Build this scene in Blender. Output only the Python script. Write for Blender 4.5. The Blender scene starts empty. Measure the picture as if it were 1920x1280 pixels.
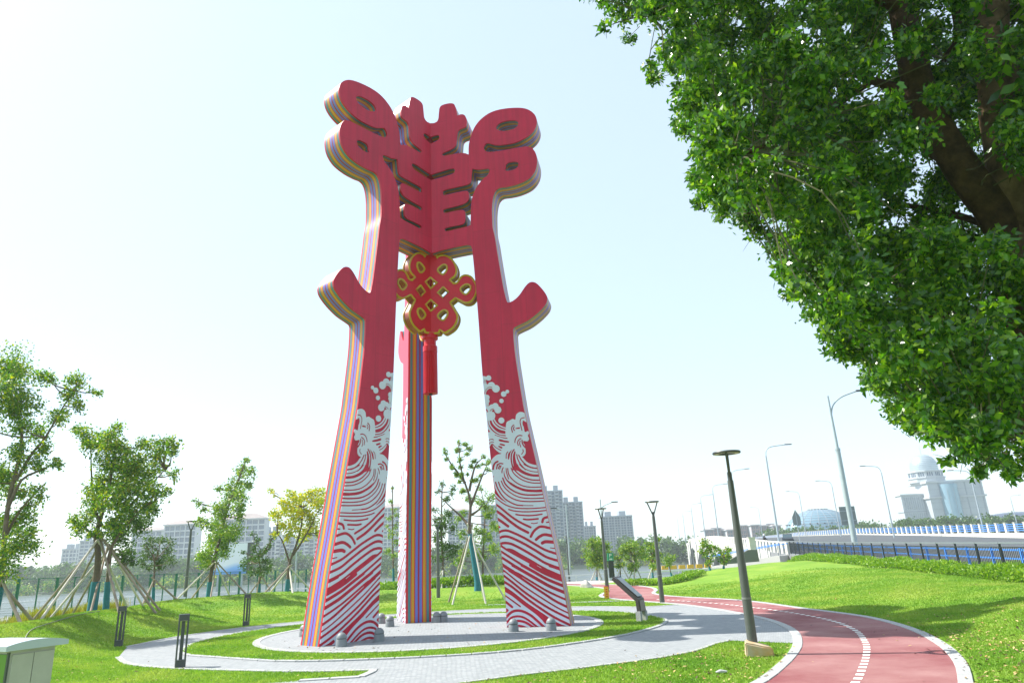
import bpy, bmesh, math, random
import numpy as np
from mathutils import Matrix, Vector, geometry, noise
R_ = math.radians
rnd = random.Random(7)
nrs = np.random.RandomState(11)
scene = bpy.context.scene
COL = scene.collection

# ------------------------------------------------------------ camera
EYE = np.array([0.0, 0.0, 2.0])
FPX, PITCH, ROLL = 1290.0, R_(17.27), R_(2.74)
_r0 = np.array([1.0, 0, 0]); _u0 = np.array([0, -math.sin(PITCH), math.cos(PITCH)])
FW = np.array([0, math.cos(PITCH), math.sin(PITCH)])
RT = math.cos(ROLL) * _r0 - math.sin(ROLL) * _u0
UP = math.sin(ROLL) * _r0 + math.cos(ROLL) * _u0
cam_d = bpy.data.cameras.new('camera'); cam = bpy.data.objects.new('camera', cam_d); COL.objects.link(cam)
cam.matrix_world = Matrix(((RT[0], UP[0], -FW[0], EYE[0]), (RT[1], UP[1], -FW[1], EYE[1]), (RT[2], UP[2], -FW[2], EYE[2]), (0, 0, 0, 1)))
cam_d.sensor_width = 36; cam_d.lens = FPX / 1920 * 36; cam_d.clip_start = 0.1; cam_d.clip_end = 6000
scene.camera = cam

def ray(x, y): return (x - 960) / FPX * RT + (640 - y) / FPX * UP + FW
def at(x, y, Y):                      # the point that far ahead (metres along +Y) seen at photo position x, y
    d = ray(x, y); return EYE + d * (Y / d[1])
def gnd(x, y, z=0.0):
    d = ray(x, y); return EYE + d * ((z - EYE[2]) / d[2])

# ------------------------------------------------------------ world, sun, exposure
SUN_AZ = R_(166.0); SUN_EL = R_(50.0)     # direction towards the sun, angle from +X counter-clockwise
world = bpy.data.worlds.new('World'); scene.world = world; world.use_nodes = True
wn = world.node_tree; wn.nodes.clear()
sky = wn.nodes.new('ShaderNodeTexSky'); sky.sky_type = 'NISHITA'; sky.sun_disc = False
sky.sun_elevation = SUN_EL; sky.sun_rotation = R_(90) - SUN_AZ
sky.air_density = 1.0; sky.dust_density = 1.2; sky.ozone_density = 1.0; sky.altitude = 0
bg = wn.nodes.new('ShaderNodeBackground'); bg.inputs['Strength'].default_value = 0.12
wo = wn.nodes.new('ShaderNodeOutputWorld')
smx = wn.nodes.new('ShaderNodeMix'); smx.data_type = 'RGBA'; smx.inputs[0].default_value = 0.55     # thin even veil over the clear sky
smx.inputs[7].default_value = (3.95, 4.72, 5.15, 1)
wn.links.new(sky.outputs[0], smx.inputs[6]); wn.links.new(smx.outputs[2], bg.inputs[0]); wn.links.new(bg.outputs[0], wo.inputs[0])
sun_d = bpy.data.lights.new('sun', 'SUN'); sun_d.energy = 4.2; sun_d.angle = R_(0.53); sun_d.color = (1.0, 0.95, 0.86)
sun = bpy.data.objects.new('sun', sun_d); COL.objects.link(sun)
sv = Vector((math.cos(SUN_AZ) * math.cos(SUN_EL), math.sin(SUN_AZ) * math.cos(SUN_EL), math.sin(SUN_EL)))
sun.rotation_euler = sv.to_track_quat('Z', 'Y').to_euler(); sun.location = (-30, 10, 40)
vs = scene.view_settings; vs.view_transform = 'Standard'; vs.look = 'None'; vs.gamma = 1; vs.use_curve_mapping = False
vs.exposure = 1.1
scene.cycles.max_bounces = 8; scene.cycles.transparent_max_bounces = 8; scene.cycles.volume_bounces = 1
scene.cycles.use_denoising = True

# ------------------------------------------------------------ materials
def mat(name, col, rough=0.6, metal=0.0, spec=0.5, var=0.0, vscale=4.0, bump=0.0, bscale=30.0, col2=None, coat=0.0, trans=0.0, island=None, detail=4):
    m = bpy.data.materials.new(name); m.use_nodes = True; nt = m.node_tree; N = nt.nodes; L = nt.links
    b = N['Principled BSDF']
    b.inputs['Base Color'].default_value = (*col, 1); b.inputs['Roughness'].default_value = rough
    b.inputs['Metallic'].default_value = metal; b.inputs['Specular IOR Level'].default_value = spec
    b.inputs['Coat Weight'].default_value = coat
    tc = N.new('ShaderNodeTexCoord')
    csock = None
    if var or col2:
        n = N.new('ShaderNodeTexNoise'); n.inputs['Scale'].default_value = vscale; n.inputs['Detail'].default_value = detail
        n.inputs['Roughness'].default_value = 0.65
        L.new(tc.outputs['Object'], n.inputs['Vector'])
        cr = N.new('ShaderNodeValToRGB'); cr.color_ramp.elements[0].position = 0.32; cr.color_ramp.elements[1].position = 0.68
        a = col; c2 = col2 if col2 else tuple(min(1, c * (1 + var)) for c in col)
        if not col2: a = tuple(c * (1 - var) for c in col)
        cr.color_ramp.elements[0].color = (*a, 1); cr.color_ramp.elements[1].color = (*c2, 1)
        L.new(n.outputs['Fac'], cr.inputs[0]); csock = cr.outputs[0]
    if island:                       # other colours per leaf / per loose piece
        g = N.new('ShaderNodeNewGeometry'); cr = N.new('ShaderNodeValToRGB')
        el = cr.color_ramp.elements
        while len(el) < len(island): el.new(0.5)
        for i, (p, c) in enumerate(island): el[i].position = p; el[i].color = (*c, 1)
        L.new(g.outputs['Random Per Island'], cr.inputs[0]); csock = cr.outputs[0]
    if csock: L.new(csock, b.inputs['Base Color'])
    if bump:
        n = N.new('ShaderNodeTexNoise'); n.inputs['Scale'].default_value = bscale; n.inputs['Detail'].default_value = 5
        L.new(tc.outputs['Object'], n.inputs['Vector'])
        bp = N.new('ShaderNodeBump'); bp.inputs['Strength'].default_value = bump; bp.inputs['Distance'].default_value = 0.02
        L.new(n.outputs['Fac'], bp.inputs['Height']); L.new(bp.outputs[0], b.inputs['Normal'])
    if trans:
        t = N.new('ShaderNodeBsdfTranslucent'); mx = N.new('ShaderNodeMixShader'); mx.inputs[0].default_value = trans
        if csock:
            br = N.new('ShaderNodeMix'); br.data_type = 'RGBA'; br.blend_type = 'MULTIPLY'; br.inputs[0].default_value = 1
            L.new(csock, br.inputs[6]); br.inputs[7].default_value = (1.6, 1.7, 0.7, 1); L.new(br.outputs[2], t.inputs[0])
        else: t.inputs[0].default_value = (col[0] * 1.6, col[1] * 1.7, col[2] * .7, 1)
        L.new(b.outputs[0], mx.inputs[1]); L.new(t.outputs[0], mx.inputs[2]); L.new(mx.outputs[0], N['Material Output'].inputs[0])
    return m

def stripes(name, stops, axis=1, scale=1.0, off=0.5, rough=0.35, coat=0.3):
    m = bpy.data.materials.new(name); m.use_nodes = True; nt = m.node_tree; N = nt.nodes; L = nt.links
    b = N['Principled BSDF']; b.inputs['Roughness'].default_value = rough; b.inputs['Coat Weight'].default_value = coat
    tc = N.new('ShaderNodeTexCoord'); sp = N.new('ShaderNodeSeparateXYZ'); L.new(tc.outputs['Object'], sp.inputs[0])
    mt = N.new('ShaderNodeMath'); mt.operation = 'MULTIPLY_ADD'; mt.inputs[1].default_value = scale; mt.inputs[2].default_value = off
    L.new(sp.outputs[axis], mt.inputs[0])
    cr = N.new('ShaderNodeValToRGB'); cr.color_ramp.interpolation = 'CONSTANT'; el = cr.color_ramp.elements
    while len(el) < len(stops): el.new(0.5)
    for i, (p, c) in enumerate(stops): el[i].position = p; el[i].color = (*c, 1)
    L.new(mt.outputs[0], cr.inputs[0]); L.new(cr.outputs[0], b.inputs['Base Color'])
    return m

# ------------------------------------------------------------ mesh helpers
def tag(o, label=None, cat=None, group=None, kind=None):
    if label: o['label'] = label
    if cat: o['category'] = cat
    if group: o['group'] = group
    if kind: o['kind'] = kind
    return o
def thing(name, label, cat, loc=(0, 0, 0), rz=0.0, group=None):
    o = bpy.data.objects.new(name, None); COL.objects.link(o); o.empty_display_size = 0.2
    o.location = tuple(float(v) for v in loc); o.rotation_euler = (0, 0, rz)
    return tag(o, label, cat, group)
def link(name, me, parent=None, loc=None):
    o = bpy.data.objects.new(name, me); COL.objects.link(o)
    if parent is not None: o.parent = parent
    if loc is not None: o.location = tuple(float(v) for v in loc)
    return o
def copy_tree(o, parent=None):
    c = o.copy(); COL.objects.link(c)
    if parent is not None: c.parent = parent
    for ch in list(o.children): copy_tree(ch, c)
    return c

class MB:
    def __init__(s): s.v = []; s.f = []; s.m = []
    def add(s, vs, fs, m=0):
        b = len(s.v); s.v += [tuple(float(c) for c in v) for v in vs]
        s.f += [tuple(i + b for i in f) for f in fs]; s.m += [m] * len(fs); return s
    def box(s, c, size, rz=0.0, m=0, taper=1.0, M=None):
        hx, hy, hz = size[0] / 2, size[1] / 2, size[2] / 2; vs = []
        for z, k in ((-hz, 1.0), (hz, taper)):
            for x, y in ((-hx, -hy), (hx, -hy), (hx, hy), (-hx, hy)):
                p = Vector((x * k, y * k, z))
                if M is not None: p = M @ p
                else:
                    cz, sz = math.cos(rz), math.sin(rz); p = Vector((p.x * cz - p.y * sz, p.x * sz + p.y * cz, p.z))
                vs.append((p.x + c[0], p.y + c[1], p.z + c[2]))
        return s.add(vs, [(3, 2, 1, 0), (4, 5, 6, 7), (0, 1, 5, 4), (1, 2, 6, 5), (2, 3, 7, 6), (3, 0, 4, 7)], m)
    def bar(s, a, b, w, h, m=0):      # box from a to b, w across, h up
        a = Vector(a); b = Vector(b); d = b - a; L = d.length
        if L < 1e-6: return s
        X = d / L; Z = Vector((0, 0, 1))
        if abs(X.z) > 0.98: Z = Vector((1, 0, 0))
        Y = Z.cross(X).normalized(); Z = X.cross(Y)
        M = Matrix((X, Y, Z)).transposed()
        return s.box((a + b) / 2, (L, w, h), M=M, m=m)
    def tube(s, pts, rad, n=8, m=0, cap=True, flat=1.0):
        pts = [Vector(tuple(float(c) for c in p)) for p in pts]
        if not hasattr(rad, '__len__'): rad = [rad] * len(pts)
        b = len(s.v); ref = None; vs = []
        for i, p in enumerate(pts):
            d = (pts[min(i + 1, len(pts) - 1)] - pts[max(i - 1, 0)])
            if d.length < 1e-9: d = Vector((0, 0, 1))
            d.normalize()
            if ref is None:
                ref = Vector((1, 0, 0)) if abs(d.x) < .9 else Vector((0, 1, 0))
            u = (ref - d * ref.dot(d)); u.normalize(); w = d.cross(u); ref = u
            for k in range(n):
                a = 2 * math.pi * k / n
                vs.append(p + (u * math.cos(a) + w * math.sin(a) * flat) * rad[i])
        fs = []
        for i in range(len(pts) - 1):
            for k in range(n):
                k2 = (k + 1) % n; fs.append((i * n + k, i * n + k2, (i + 1) * n + k2, (i + 1) * n + k))
        if cap:
            fs.append(tuple(range(n - 1, -1, -1))); e = (len(pts) - 1) * n; fs.append(tuple(e + k for k in range(n)))
        return s.add(vs, fs, m)
    def lathe(s, prof, n=16, o=(0, 0, 0), m=0, sx=1.0, sy=1.0):
        vs = []; fs = []
        for r, z in prof:
            for k in range(n):
                a = 2 * math.pi * k / n; vs.append((o[0] + r * math.cos(a) * sx, o[1] + r * math.sin(a) * sy, o[2] + z))
        for i in range(len(prof) - 1):
            for k in range(n):
                k2 = (k + 1) % n; fs.append((i * n + k, i * n + k2, (i + 1) * n + k2, (i + 1) * n + k))
        fs.append(tuple(range(n - 1, -1, -1))); e = (len(prof) - 1) * n; fs.append(tuple(e + k for k in range(n)))
        return s.add(vs, fs, m)
    def plate(s, outer, holes, y0, y1, m=0, ms=1, mirror=False):
        # polygon in x,z with holes, thickness from y0 to y1
        def area(p): return 0.5 * sum(p[i][0] * p[(i + 1) % len(p)][1] - p[(i + 1) % len(p)][0] * p[i][1] for i in range(len(p)))
        loops = [outer if area(outer) > 0 else outer[::-1]] + [h if area(h) < 0 else h[::-1] for h in holes]
        tri = geometry.tessellate_polygon([[Vector((p[0], p[1], 0)) for p in l] for l in loops])
        flat = [p for l in loops for p in l]; n = len(flat)
        vs = [(p[0], y0, p[1]) for p in flat] + [(p[0], y1, p[1]) for p in flat]
        fs = []; b0 = len(s.v)
        for a, b, c in tri:
            A, B, Cc = flat[a], flat[b], flat[c]
            if (B[0] - A[0]) * (Cc[1] - A[1]) - (B[1] - A[1]) * (Cc[0] - A[0]) < 0: b, c = c, b
            fs.append((a, b, c)); fs.append((c + n, b + n, a + n))
        s.add(vs, fs, m); side = []; o = 0
        for l in loops:
            k = len(l)
            for i in range(k):
                j = (i + 1) % k; side.append((o + j, o + i, o + i + n, o + j + n))
            o += k
        s.f += [tuple(i + b0 for i in f) for f in side]; s.m += [ms] * len(side)
        return s
    def mesh(s, name, mats, smooth=None, off=(0, 0, 0)):
        me = bpy.data.meshes.new(name)
        vs = s.v if not any(off) else [(v[0] - off[0], v[1] - off[1], v[2] - off[2]) for v in s.v]
        me.from_pydata(vs, [], s.f)
        if not isinstance(mats, (list, tuple)): mats = [mats]
        for mm in mats: me.materials.append(mm)
        if len(mats) > 1: me.polygons.foreach_set('material_index', s.m)
        if smooth is not None:
            me.shade_smooth(); me.set_sharp_from_angle(angle=R_(smooth))
        me.update(); return me
    def build(s, name, mats, parent=None, smooth=None, world=False):
        off = (0, 0, 0)
        if world and parent is not None: off = tuple(parent.location)
        return link(name, s.mesh(name, mats, smooth, off), parent)

def catmull(pts, k=4, closed=False):
    P = [np.array(p, float) for p in pts]; n = len(P); out = []
    rng = range(n) if closed else range(n - 1)
    for i in rng:
        p1, p2 = P[i], P[(i + 1) % n]
        p0 = P[i - 1] if (closed or i > 0) else 2 * p1 - p2
        p3 = P[(i + 2) % n] if (closed or i + 2 < n) else 2 * p2 - p1
        for j in range(k):
            t = j / k
            out.append(0.5 * ((2 * p1) + (-p0 + p2) * t + (2 * p0 - 5 * p1 + 4 * p2 - p3) * t * t + (-p0 + 3 * p1 - 3 * p2 + p3) * t ** 3))
    if not closed: out.append(P[-1])
    return out
def fast_mesh(name, verts, nper, mats, smooth=False, faces=None):
    # verts (N*nper,3): N separate polygons of nper corners (or a face table shared by every group)
    me = bpy.data.meshes.new(name); V = len(verts); me.vertices.add(V); me.vertices.foreach_set('co', np.asarray(verts, np.float32).ravel())
    if faces is None: F = np.arange(V, dtype=np.int32).reshape(-1, nper)
    else: F = faces
    nf, k = F.shape
    me.loops.add(nf * k); me.loops.foreach_set('vertex_index', F.astype(np.int32).ravel())
    me.polygons.add(nf); me.polygons.foreach_set('loop_start', np.arange(0, nf * k, k, dtype=np.int32))
    try: me.polygons.foreach_set('loop_total', np.full(nf, k, np.int32))
    except Exception: pass
    for mm in (mats if isinstance(mats, (list, tuple)) else [mats]): me.materials.append(mm)
    me.update(calc_edges=True); me.validate()
    if smooth: me.shade_smooth()
    return me
# ============================================================ GROUND
def inpoly(X, Y, p):
    r = np.zeros(X.shape, bool); n = len(p)
    for i in range(n):
        a, b = p[i], p[(i + 1) % n]
        if a[1] == b[1]: continue
        r ^= ((a[1] > Y) != (b[1] > Y)) & (X < (b[0] - a[0]) * (Y - a[1]) / (b[1] - a[1]) + a[0])
    return r
def pdist(X, Y, p, closed=False):
    d = np.full(np.shape(X), 1e9); n = len(p)
    for i in range(n if closed else n - 1):
        a = p[i]; b = p[(i + 1) % n]; dx, dy = b[0] - a[0], b[1] - a[1]; q = dx * dx + dy * dy + 1e-12
        t = np.clip(((X - a[0]) * dx + (Y - a[1]) * dy) / q, 0, 1)
        d = np.minimum(d, np.hypot(X - a[0] - t * dx, Y - a[1] - t * dy))
    return d
def sstep(x, a, b): t = np.clip((x - a) / (b - a), 0, 1); return t * t * (3 - 2 * t)
G2 = lambda pts: [gnd(x, y)[:2] for x, y in pts]
# plan outlines (on the flat of the plaza)
disc = [(-2.75 + 4.95 * math.cos(t), 22.0 + 4.85 * math.sin(t)) for t in np.linspace(0, 2 * math.pi, 96, endpoint=False)]
ring = catmull([(-9.3, 20.3), (-8.6, 18.7), (-7.1, 17.6), (-5.6, 16.6), (-4.0, 16.15), (-1.5, 16.1), (0.2, 16.6), (2.1, 18.0), (3.4, 19.7), (4.0, 21.2), (4.0, 22.6), (3.2, 25.0), (1.5, 26.6), (-0.8, 27.4), (-4.0, 27.8), (-7.2, 26.9), (-9.0, 24.6), (-9.6, 22.2)], 5, True)
outp = G2([(222, 1232), (232, 1241), (262, 1248), (330, 1253), (450, 1257), (560, 1259), (640, 1258), (700, 1256)])
red_l = catmull(G2([(1340, 1320), (1425, 1280), (1462, 1252), (1484, 1230), (1496, 1207), (1486, 1182), (1440, 1162), (1360, 1145)]) + [(5.9, 26.6), (4.9, 29.4), (3.9, 32.0), (3.6, 34.6), (4.2, 37.5), (4.6, 41.0), (3.6, 45.5), (1.5, 50.0)], 6)
red_r = catmull(G2([(1815, 1330), (1812, 1285), (1800, 1242), (1765, 1208), (1705, 1178), (1620, 1156), (1500, 1140)]) + [(8.3, 27.0), (7.5, 29.4), (6.4, 31.9), (6.1, 34.5), (6.7, 37.2), (6.9, 40.0), (6.3, 43.5), (4.4, 47.5), (2.4, 51.0)], 6)
red_poly = [tuple(p) for p in red_l] + [tuple(p) for p in red_r[::-1]]
# paved area round the lawn ring, reaching the cycle path on the right
paved = [tuple(p) for p in catmull(outp, 4)] + [tuple(p) for p in G2([(712, 1254), (677, 1269), (560, 1276), (400, 1290), (300, 1330), (500, 1345), (800, 1340)])] + \
    [tuple(p) for p in catmull(G2([(800, 1290), (870, 1280), (900, 1276), (990, 1264), (1080, 1254), (1140, 1246), (1220, 1236), (1300, 1221), (1340, 1207), (1368, 1201)]), 4)] + \
    [tuple(p) for p in G2([(1420, 1203), (1482, 1206)])]
cut = [p for p in red_l if p[1] > gnd(1490, 1204)[1] and p[1] < 26.5]
paved += [(p[0] - 0.02, p[1]) for p in cut]
paved += [tuple(p) for p in catmull([(5.6, 27.0), (4.2, 26.9), (3.0, 27.9), (0.5, 29.0), (-3.0, 29.5), (-7.2, 28.3), (-9.8, 26.4), (-11.2, 23.8), (-11.5, 21.4)], 5)]
strip = catmull([(4.7, 30.4), (3.0, 30.6), (0.8, 31.2), (-1.5, 31.8), (-2.5, 32.1)], 4)
strip = strip + [(p[0], p[1] + .55) for p in strip[::-1]]
crest = [(-14.0, 16.0), (-14.1, 20.0), (-14.6, 23.5), (-15.8, 27.5), (-16.4, 32.0), (-14.3, 35.3), (-11.4, 38.2), (-7.0, 41.0), (-3.0, 42.0), (1.0, 42.5)]
paved_a = np.array(paved); fenX = lambda Y: 12.2 + 0.186 * Y
def terrain(X, Y):
    X = np.asarray(X, float); Y = np.asarray(Y, float)
    out_ = ~(inpoly(X, Y, paved) | inpoly(X, Y, red_poly))
    dp = np.minimum(pdist(X, Y, paved[::3], True), pdist(X, Y, red_poly[::2], True)) * out_
    h = np.zeros_like(X)
    A = np.where(Y > 36, 0.80 - 0.35 * sstep(Y, 36, 42), 0.80)
    dcr = pdist(X, Y, crest); h += A * np.exp(-(dcr / 3.0) ** 2) * sstep(dp, 0.1, 3.2)
    beyond = sstep(-X - 14.5 - 0.0 * Y, 0, 9) * sstep(Y, 10, 20)
    h -= 0.6 * beyond
    h -= 1.05 * sstep(Y, 48, 56) * (1 - sstep(X, 8, 15))
    # right-hand bank up to the road fence
    rx = np.interp(Y, [p[1] for p in red_r], [p[0] for p in red_r]); d = X - rx
    wid = np.maximum(fenX(Y) - 1.2 - rx, 2.0)
    lift = (0.46 + 0.0065 * (Y - 19)) * sstep(d / wid, 0.0, 0.85)
    lift *= 1 - sstep(Y - 0.55 * (X - 8), 45, 58)
    h += np.where(d > 0, lift, 0) + np.where((d > 0) & (Y > 44), 0.0, 0)
    h += 0.05 * sstep(dp, .3, 2) * np.sin(X * .9 + 1) * np.sin(Y * .7)
    return np.where(out_, h + 0.0, 0.0)
tz = lambda x, y: float(terrain(np.array([x]), np.array([y]))[0])

def lawn_material():
    m = bpy.data.materials.new('lawn'); m.use_nodes = True; nt = m.node_tree; N = nt.nodes; L = nt.links; b = N['Principled BSDF']
    b.inputs['Roughness'].default_value = 0.85; b.inputs['Specular IOR Level'].default_value = 0.15
    tc = N.new('ShaderNodeTexCoord')
    n1 = N.new('ShaderNodeTexNoise'); n1.inputs['Scale'].default_value = .55; n1.inputs['Detail'].default_value = 6; n1.inputs['Roughness'].default_value = .6
    n2 = N.new('ShaderNodeTexNoise'); n2.inputs['Scale'].default_value = 14; n2.inputs['Detail'].default_value = 8; n2.inputs['Roughness'].default_value = .75
    L.new(tc.outputs['Object'], n1.inputs['Vector']); L.new(tc.outputs['Object'], n2.inputs['Vector'])
    c1 = N.new('ShaderNodeValToRGB'); e = c1.color_ramp.elements; e[0].position = .3; e[0].color = (.115, .245, .026, 1); e[1].position = .72; e[1].color = (.25, .34, .058, 1)
    e2 = c1.color_ramp.elements.new(.5); e2.color = (.17, .295, .036, 1)
    c2 = N.new('ShaderNodeValToRGB'); e = c2.color_ramp.elements; e[0].position = .3; e[0].color = (.74, .78, .7, 1); e[1].position = .62; e[1].color = (1.15, 1.1, 1.0, 1)
    L.new(n1.outputs[0], c1.inputs[0]); L.new(n2.outputs[0], c2.inputs[0])
    mx = N.new('ShaderNodeMix'); mx.data_type = 'RGBA'; mx.blend_type = 'MULTIPLY'; mx.inputs[0].default_value = 1
    L.new(c1.outputs[0], mx.inputs[6]); L.new(c2.outputs[0], mx.inputs[7]); L.new(mx.outputs[2], b.inputs['Base Color'])
    bp = N.new('ShaderNodeBump'); bp.inputs['Strength'].default_value = .6; bp.inputs['Distance'].default_value = .04
    n3 = N.new('ShaderNodeTexNoise'); n3.inputs['Scale'].default_value = 45; n3.inputs['Detail'].default_value = 5
    L.new(tc.outputs['Object'], n3.inputs['Vector']); L.new(n3.outputs[0], bp.inputs['Height']); L.new(bp.outputs[0], b.inputs['Normal'])
    return m
lawn = lawn_material()
# lawn / park ground as one height sheet, with a hole nowhere: pavings lie on it
xs = np.concatenate([np.arange(-90, -30, 3), np.arange(-30, 24, .3), np.arange(24, 130, 4)]); ys = np.concatenate([np.arange(-30, 6, 3), np.arange(6, 46, .3), np.arange(46, 61.6, .75)])
GXX, GYY = np.meshgrid(xs, ys); ZZ = terrain(GXX, GYY)
far_r = (GXX > fenX(GYY) + .8); ZZ = np.where(far_r, np.minimum(ZZ, 0.2), ZZ)
V = np.stack([GXX, GYY, ZZ], -1).reshape(-1, 3); nx, ny = len(xs), len(ys)
I = (np.arange(ny - 1)[:, None] * nx + np.arange(nx - 1)[None]).ravel(); F4 = np.stack([I, I + 1, I + nx + 1, I + nx], 1)
tag(link('ground', fast_mesh('ground', V, 4, lawn, True, F4)), kind='structure')

def sheet(name, poly_, z, m, parent=None, kind=True, zf=None):
    tri = geometry.tessellate_polygon([[Vector((p[0], p[1], 0)) for p in poly_]])
    mb = MB(); fs = []
    for t in tri:
        A, B, C_ = [poly_[i] for i in t]
        if (B[0] - A[0]) * (C_[1] - A[1]) - (B[1] - A[1]) * (C_[0] - A[0]) < 0: t = (t[0], t[2], t[1])
        fs.append(t)
    mb.add([(p[0], p[1], z) for p in poly_], fs)
    o = mb.build(name, m, parent)
    if kind: tag(o, kind='structure')
    return o
def sett_material(name, c1_, c2_, sx=9.0):
    m = bpy.data.materials.new(name); m.use_nodes = True; nt = m.node_tree; N = nt.nodes; L = nt.links; b = N['Principled BSDF']; b.inputs['Roughness'].default_value = .8
    b.inputs['Specular IOR Level'].default_value = .3
    tc = N.new('ShaderNodeTexCoord'); mp = N.new('ShaderNodeMapping'); mp.inputs['Rotation'].default_value = (0, 0, .35)
    br = N.new('ShaderNodeTexBrick'); br.inputs['Scale'].default_value = 1; br.inputs['Brick Width'].default_value = .105; br.inputs['Row Height'].default_value = .105; br.inputs['Mortar Size'].default_value = .007
    br.inputs['Color1'].default_value = (*c1_, 1); br.inputs['Color2'].default_value = (*c2_, 1); br.inputs['Mortar'].default_value = (.24, .255, .265, 1); br.inputs['Bias'].default_value = 0
    n = N.new('ShaderNodeTexNoise'); n.inputs['Scale'].default_value = 5; n.inputs['Detail'].default_value = 9; n.inputs['Roughness'].default_value = .82
    n4 = N.new('ShaderNodeTexNoise'); n4.inputs['Scale'].default_value = .5; n4.inputs['Detail'].default_value = 2
    ad = N.new('ShaderNodeVectorMath'); ad.operation = 'MULTIPLY_ADD'; ad.inputs[1].default_value = (.12, .12, 0)
    L.new(tc.outputs['Object'], n4.inputs['Vector']); L.new(n4.outputs[1], ad.inputs[0]); L.new(tc.outputs['Object'], ad.inputs[2])
    L.new(ad.outputs[0], mp.inputs[0]); L.new(mp.outputs[0], br.inputs['Vector']); L.new(tc.outputs['Object'], n.inputs['Vector'])
    cr = N.new('ShaderNodeValToRGB'); e = cr.color_ramp.elements; e[0].position = .3; e[0].color = (.78, .79, .8, 1); e[1].position = .7; e[1].color = (1.12, 1.1, 1.08, 1)
    L.new(n.outputs[0], cr.inputs[0]); mx = N.new('ShaderNodeMix'); mx.data_type = 'RGBA'; mx.blend_type = 'MULTIPLY'; mx.inputs[0].default_value = 1
    L.new(br.outputs[0], mx.inputs[6]); L.new(cr.outputs[0], mx.inputs[7]); L.new(mx.outputs[2], b.inputs['Base Color'])
    bp = N.new('ShaderNodeBump'); bp.inputs['Strength'].default_value = .7; bp.inputs['Distance'].default_value = .01; L.new(br.outputs['Fac'], bp.inputs['Height']); bp.invert = True
    L.new(bp.outputs[0], b.inputs['Normal']); return m
sett = sett_material('granite_setts', (.325, .345, .36), (.27, .29, .305))
kerb_m = mat('pale_kerb_stone', (.36, .37, .37), rough=.8, var=.10, vscale=6, bump=.3, bscale=60)
red_asph = mat('red_cycle_surface', (.20, .047, .056), rough=.85, spec=.2, col2=(.35, .19, .185), vscale=.42, bump=.35, bscale=220, detail=9)
white_paint = mat('white_road_paint', (.72, .72, .70), rough=.7, var=.12, vscale=9)
lawn_flat = lawn
pave_o = sheet('paved_path', paved, 0.012, sett)
ring_o = tag(MB().add([], []).build('lawn_ring', lawn), kind='structure') if False else sheet('lawn_ring', ring, 0.030, lawn)
disc_o = sheet('plaza', disc, 0.042, sett)
strip_o = sheet('narrow_path', strip, 0.012, sett)
cyc = sheet('cycle_path', red_poly, 0.016, red_asph)
conc = mat('pale_concrete_paving', (.42, .40, .38), rough=.85, var=.08, vscale=1.5)
def ribbon_stones(line, width, length, z, h, parent, name='kerb_stone', m=kerb_m, limit=300, closed=False, side=0):
    # walk along a line and lay single stones with small joints
    P = [np.array(p, float)[:2] for p in line]
    if closed: P.append(P[0])
    S = [0.0]
    for i in range(len(P) - 1): S.append(S[-1] + np.linalg.norm(P[i + 1] - P[i]))
    n = max(1, int(S[-1] / length)); n = min(n, limit); L_ = S[-1] / n
    px_ = [p[0] for p in P]; py_ = [p[1] for p in P]; base = None
    for i in range(n):
        s0 = i * L_; s1 = s0 + L_
        a = np.array([np.interp(s0, S, px_), np.interp(s0, S, py_)]); b = np.array([np.interp(s1, S, px_), np.interp(s1, S, py_)])
        d = b - a; l = np.linalg.norm(d)
        if l < 1e-4: continue
        if base is None:
            mb = MB(); g = 0.5 - 0.010 / L_; bv = .006
            mb.add([(-g, -.5, -.06), (g, -.5, -.06), (g, .5, -.06), (-g, .5, -.06), (-g, -.5, h - bv), (g, -.5, h - bv), (g, .5, h - bv), (-g, .5, h - bv), (-g + .01, -.47, h), (g - .01, -.47, h), (g - .01, .47, h), (-g + .01, .47, h)],
                   [(0, 1, 5, 4), (1, 2, 6, 5), (2, 3, 7, 6), (3, 0, 4, 7), (4, 5, 9, 8), (5, 6, 10, 9), (6, 7, 11, 10), (7, 4, 8, 11), (8, 9, 10, 11)])
            base = mb.mesh(name, m)
        nrm = np.array([-d[1], d[0]]) / l; c_ = (a + b) / 2 + nrm * side * width / 2
        o = link(name, base, parent, (c_[0], c_[1], z + rnd.uniform(-.0015, .0015))); o.rotation_euler = (0, 0, math.atan2(d[1], d[0])); o.scale = (l * 1.0, width, 1)
def between(line, y0, y1): return [p for p in line if y0 <= p[1] <= y1]
ribbon_stones(red_l[2:], .19, .62, 0.0, .030, cyc, side=0)
ribbon_stones(red_r[2:], .19, .62, 0.0, .030, cyc, side=0)
ribbon_stones(disc, .20, .55, 0.03, .026, disc_o, closed=True)
ribbon_stones(ring, .14, .55, 0.012, .030, ring_o, closed=True)
ribbon_stones(catmull(outp, 4), .14, .55, 0.0, .026, pave_o)
ribbon_stones(paved[len(paved) - 41:], .14, .55, 0.0, .026, pave_o)
ribbon_stones(G2([(700, 1256), (712, 1254), (677, 1270), (560, 1277)]), .16, .5, 0.004, .03, pave_o)
ribbon_stones(catmull(G2([(870, 1280), (900, 1276), (990, 1264), (1080, 1254), (1140, 1246), (1220, 1236), (1300, 1221), (1340, 1207), (1368, 1201)]), 4), .10, .55, 0.0, .024, pave_o)
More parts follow.
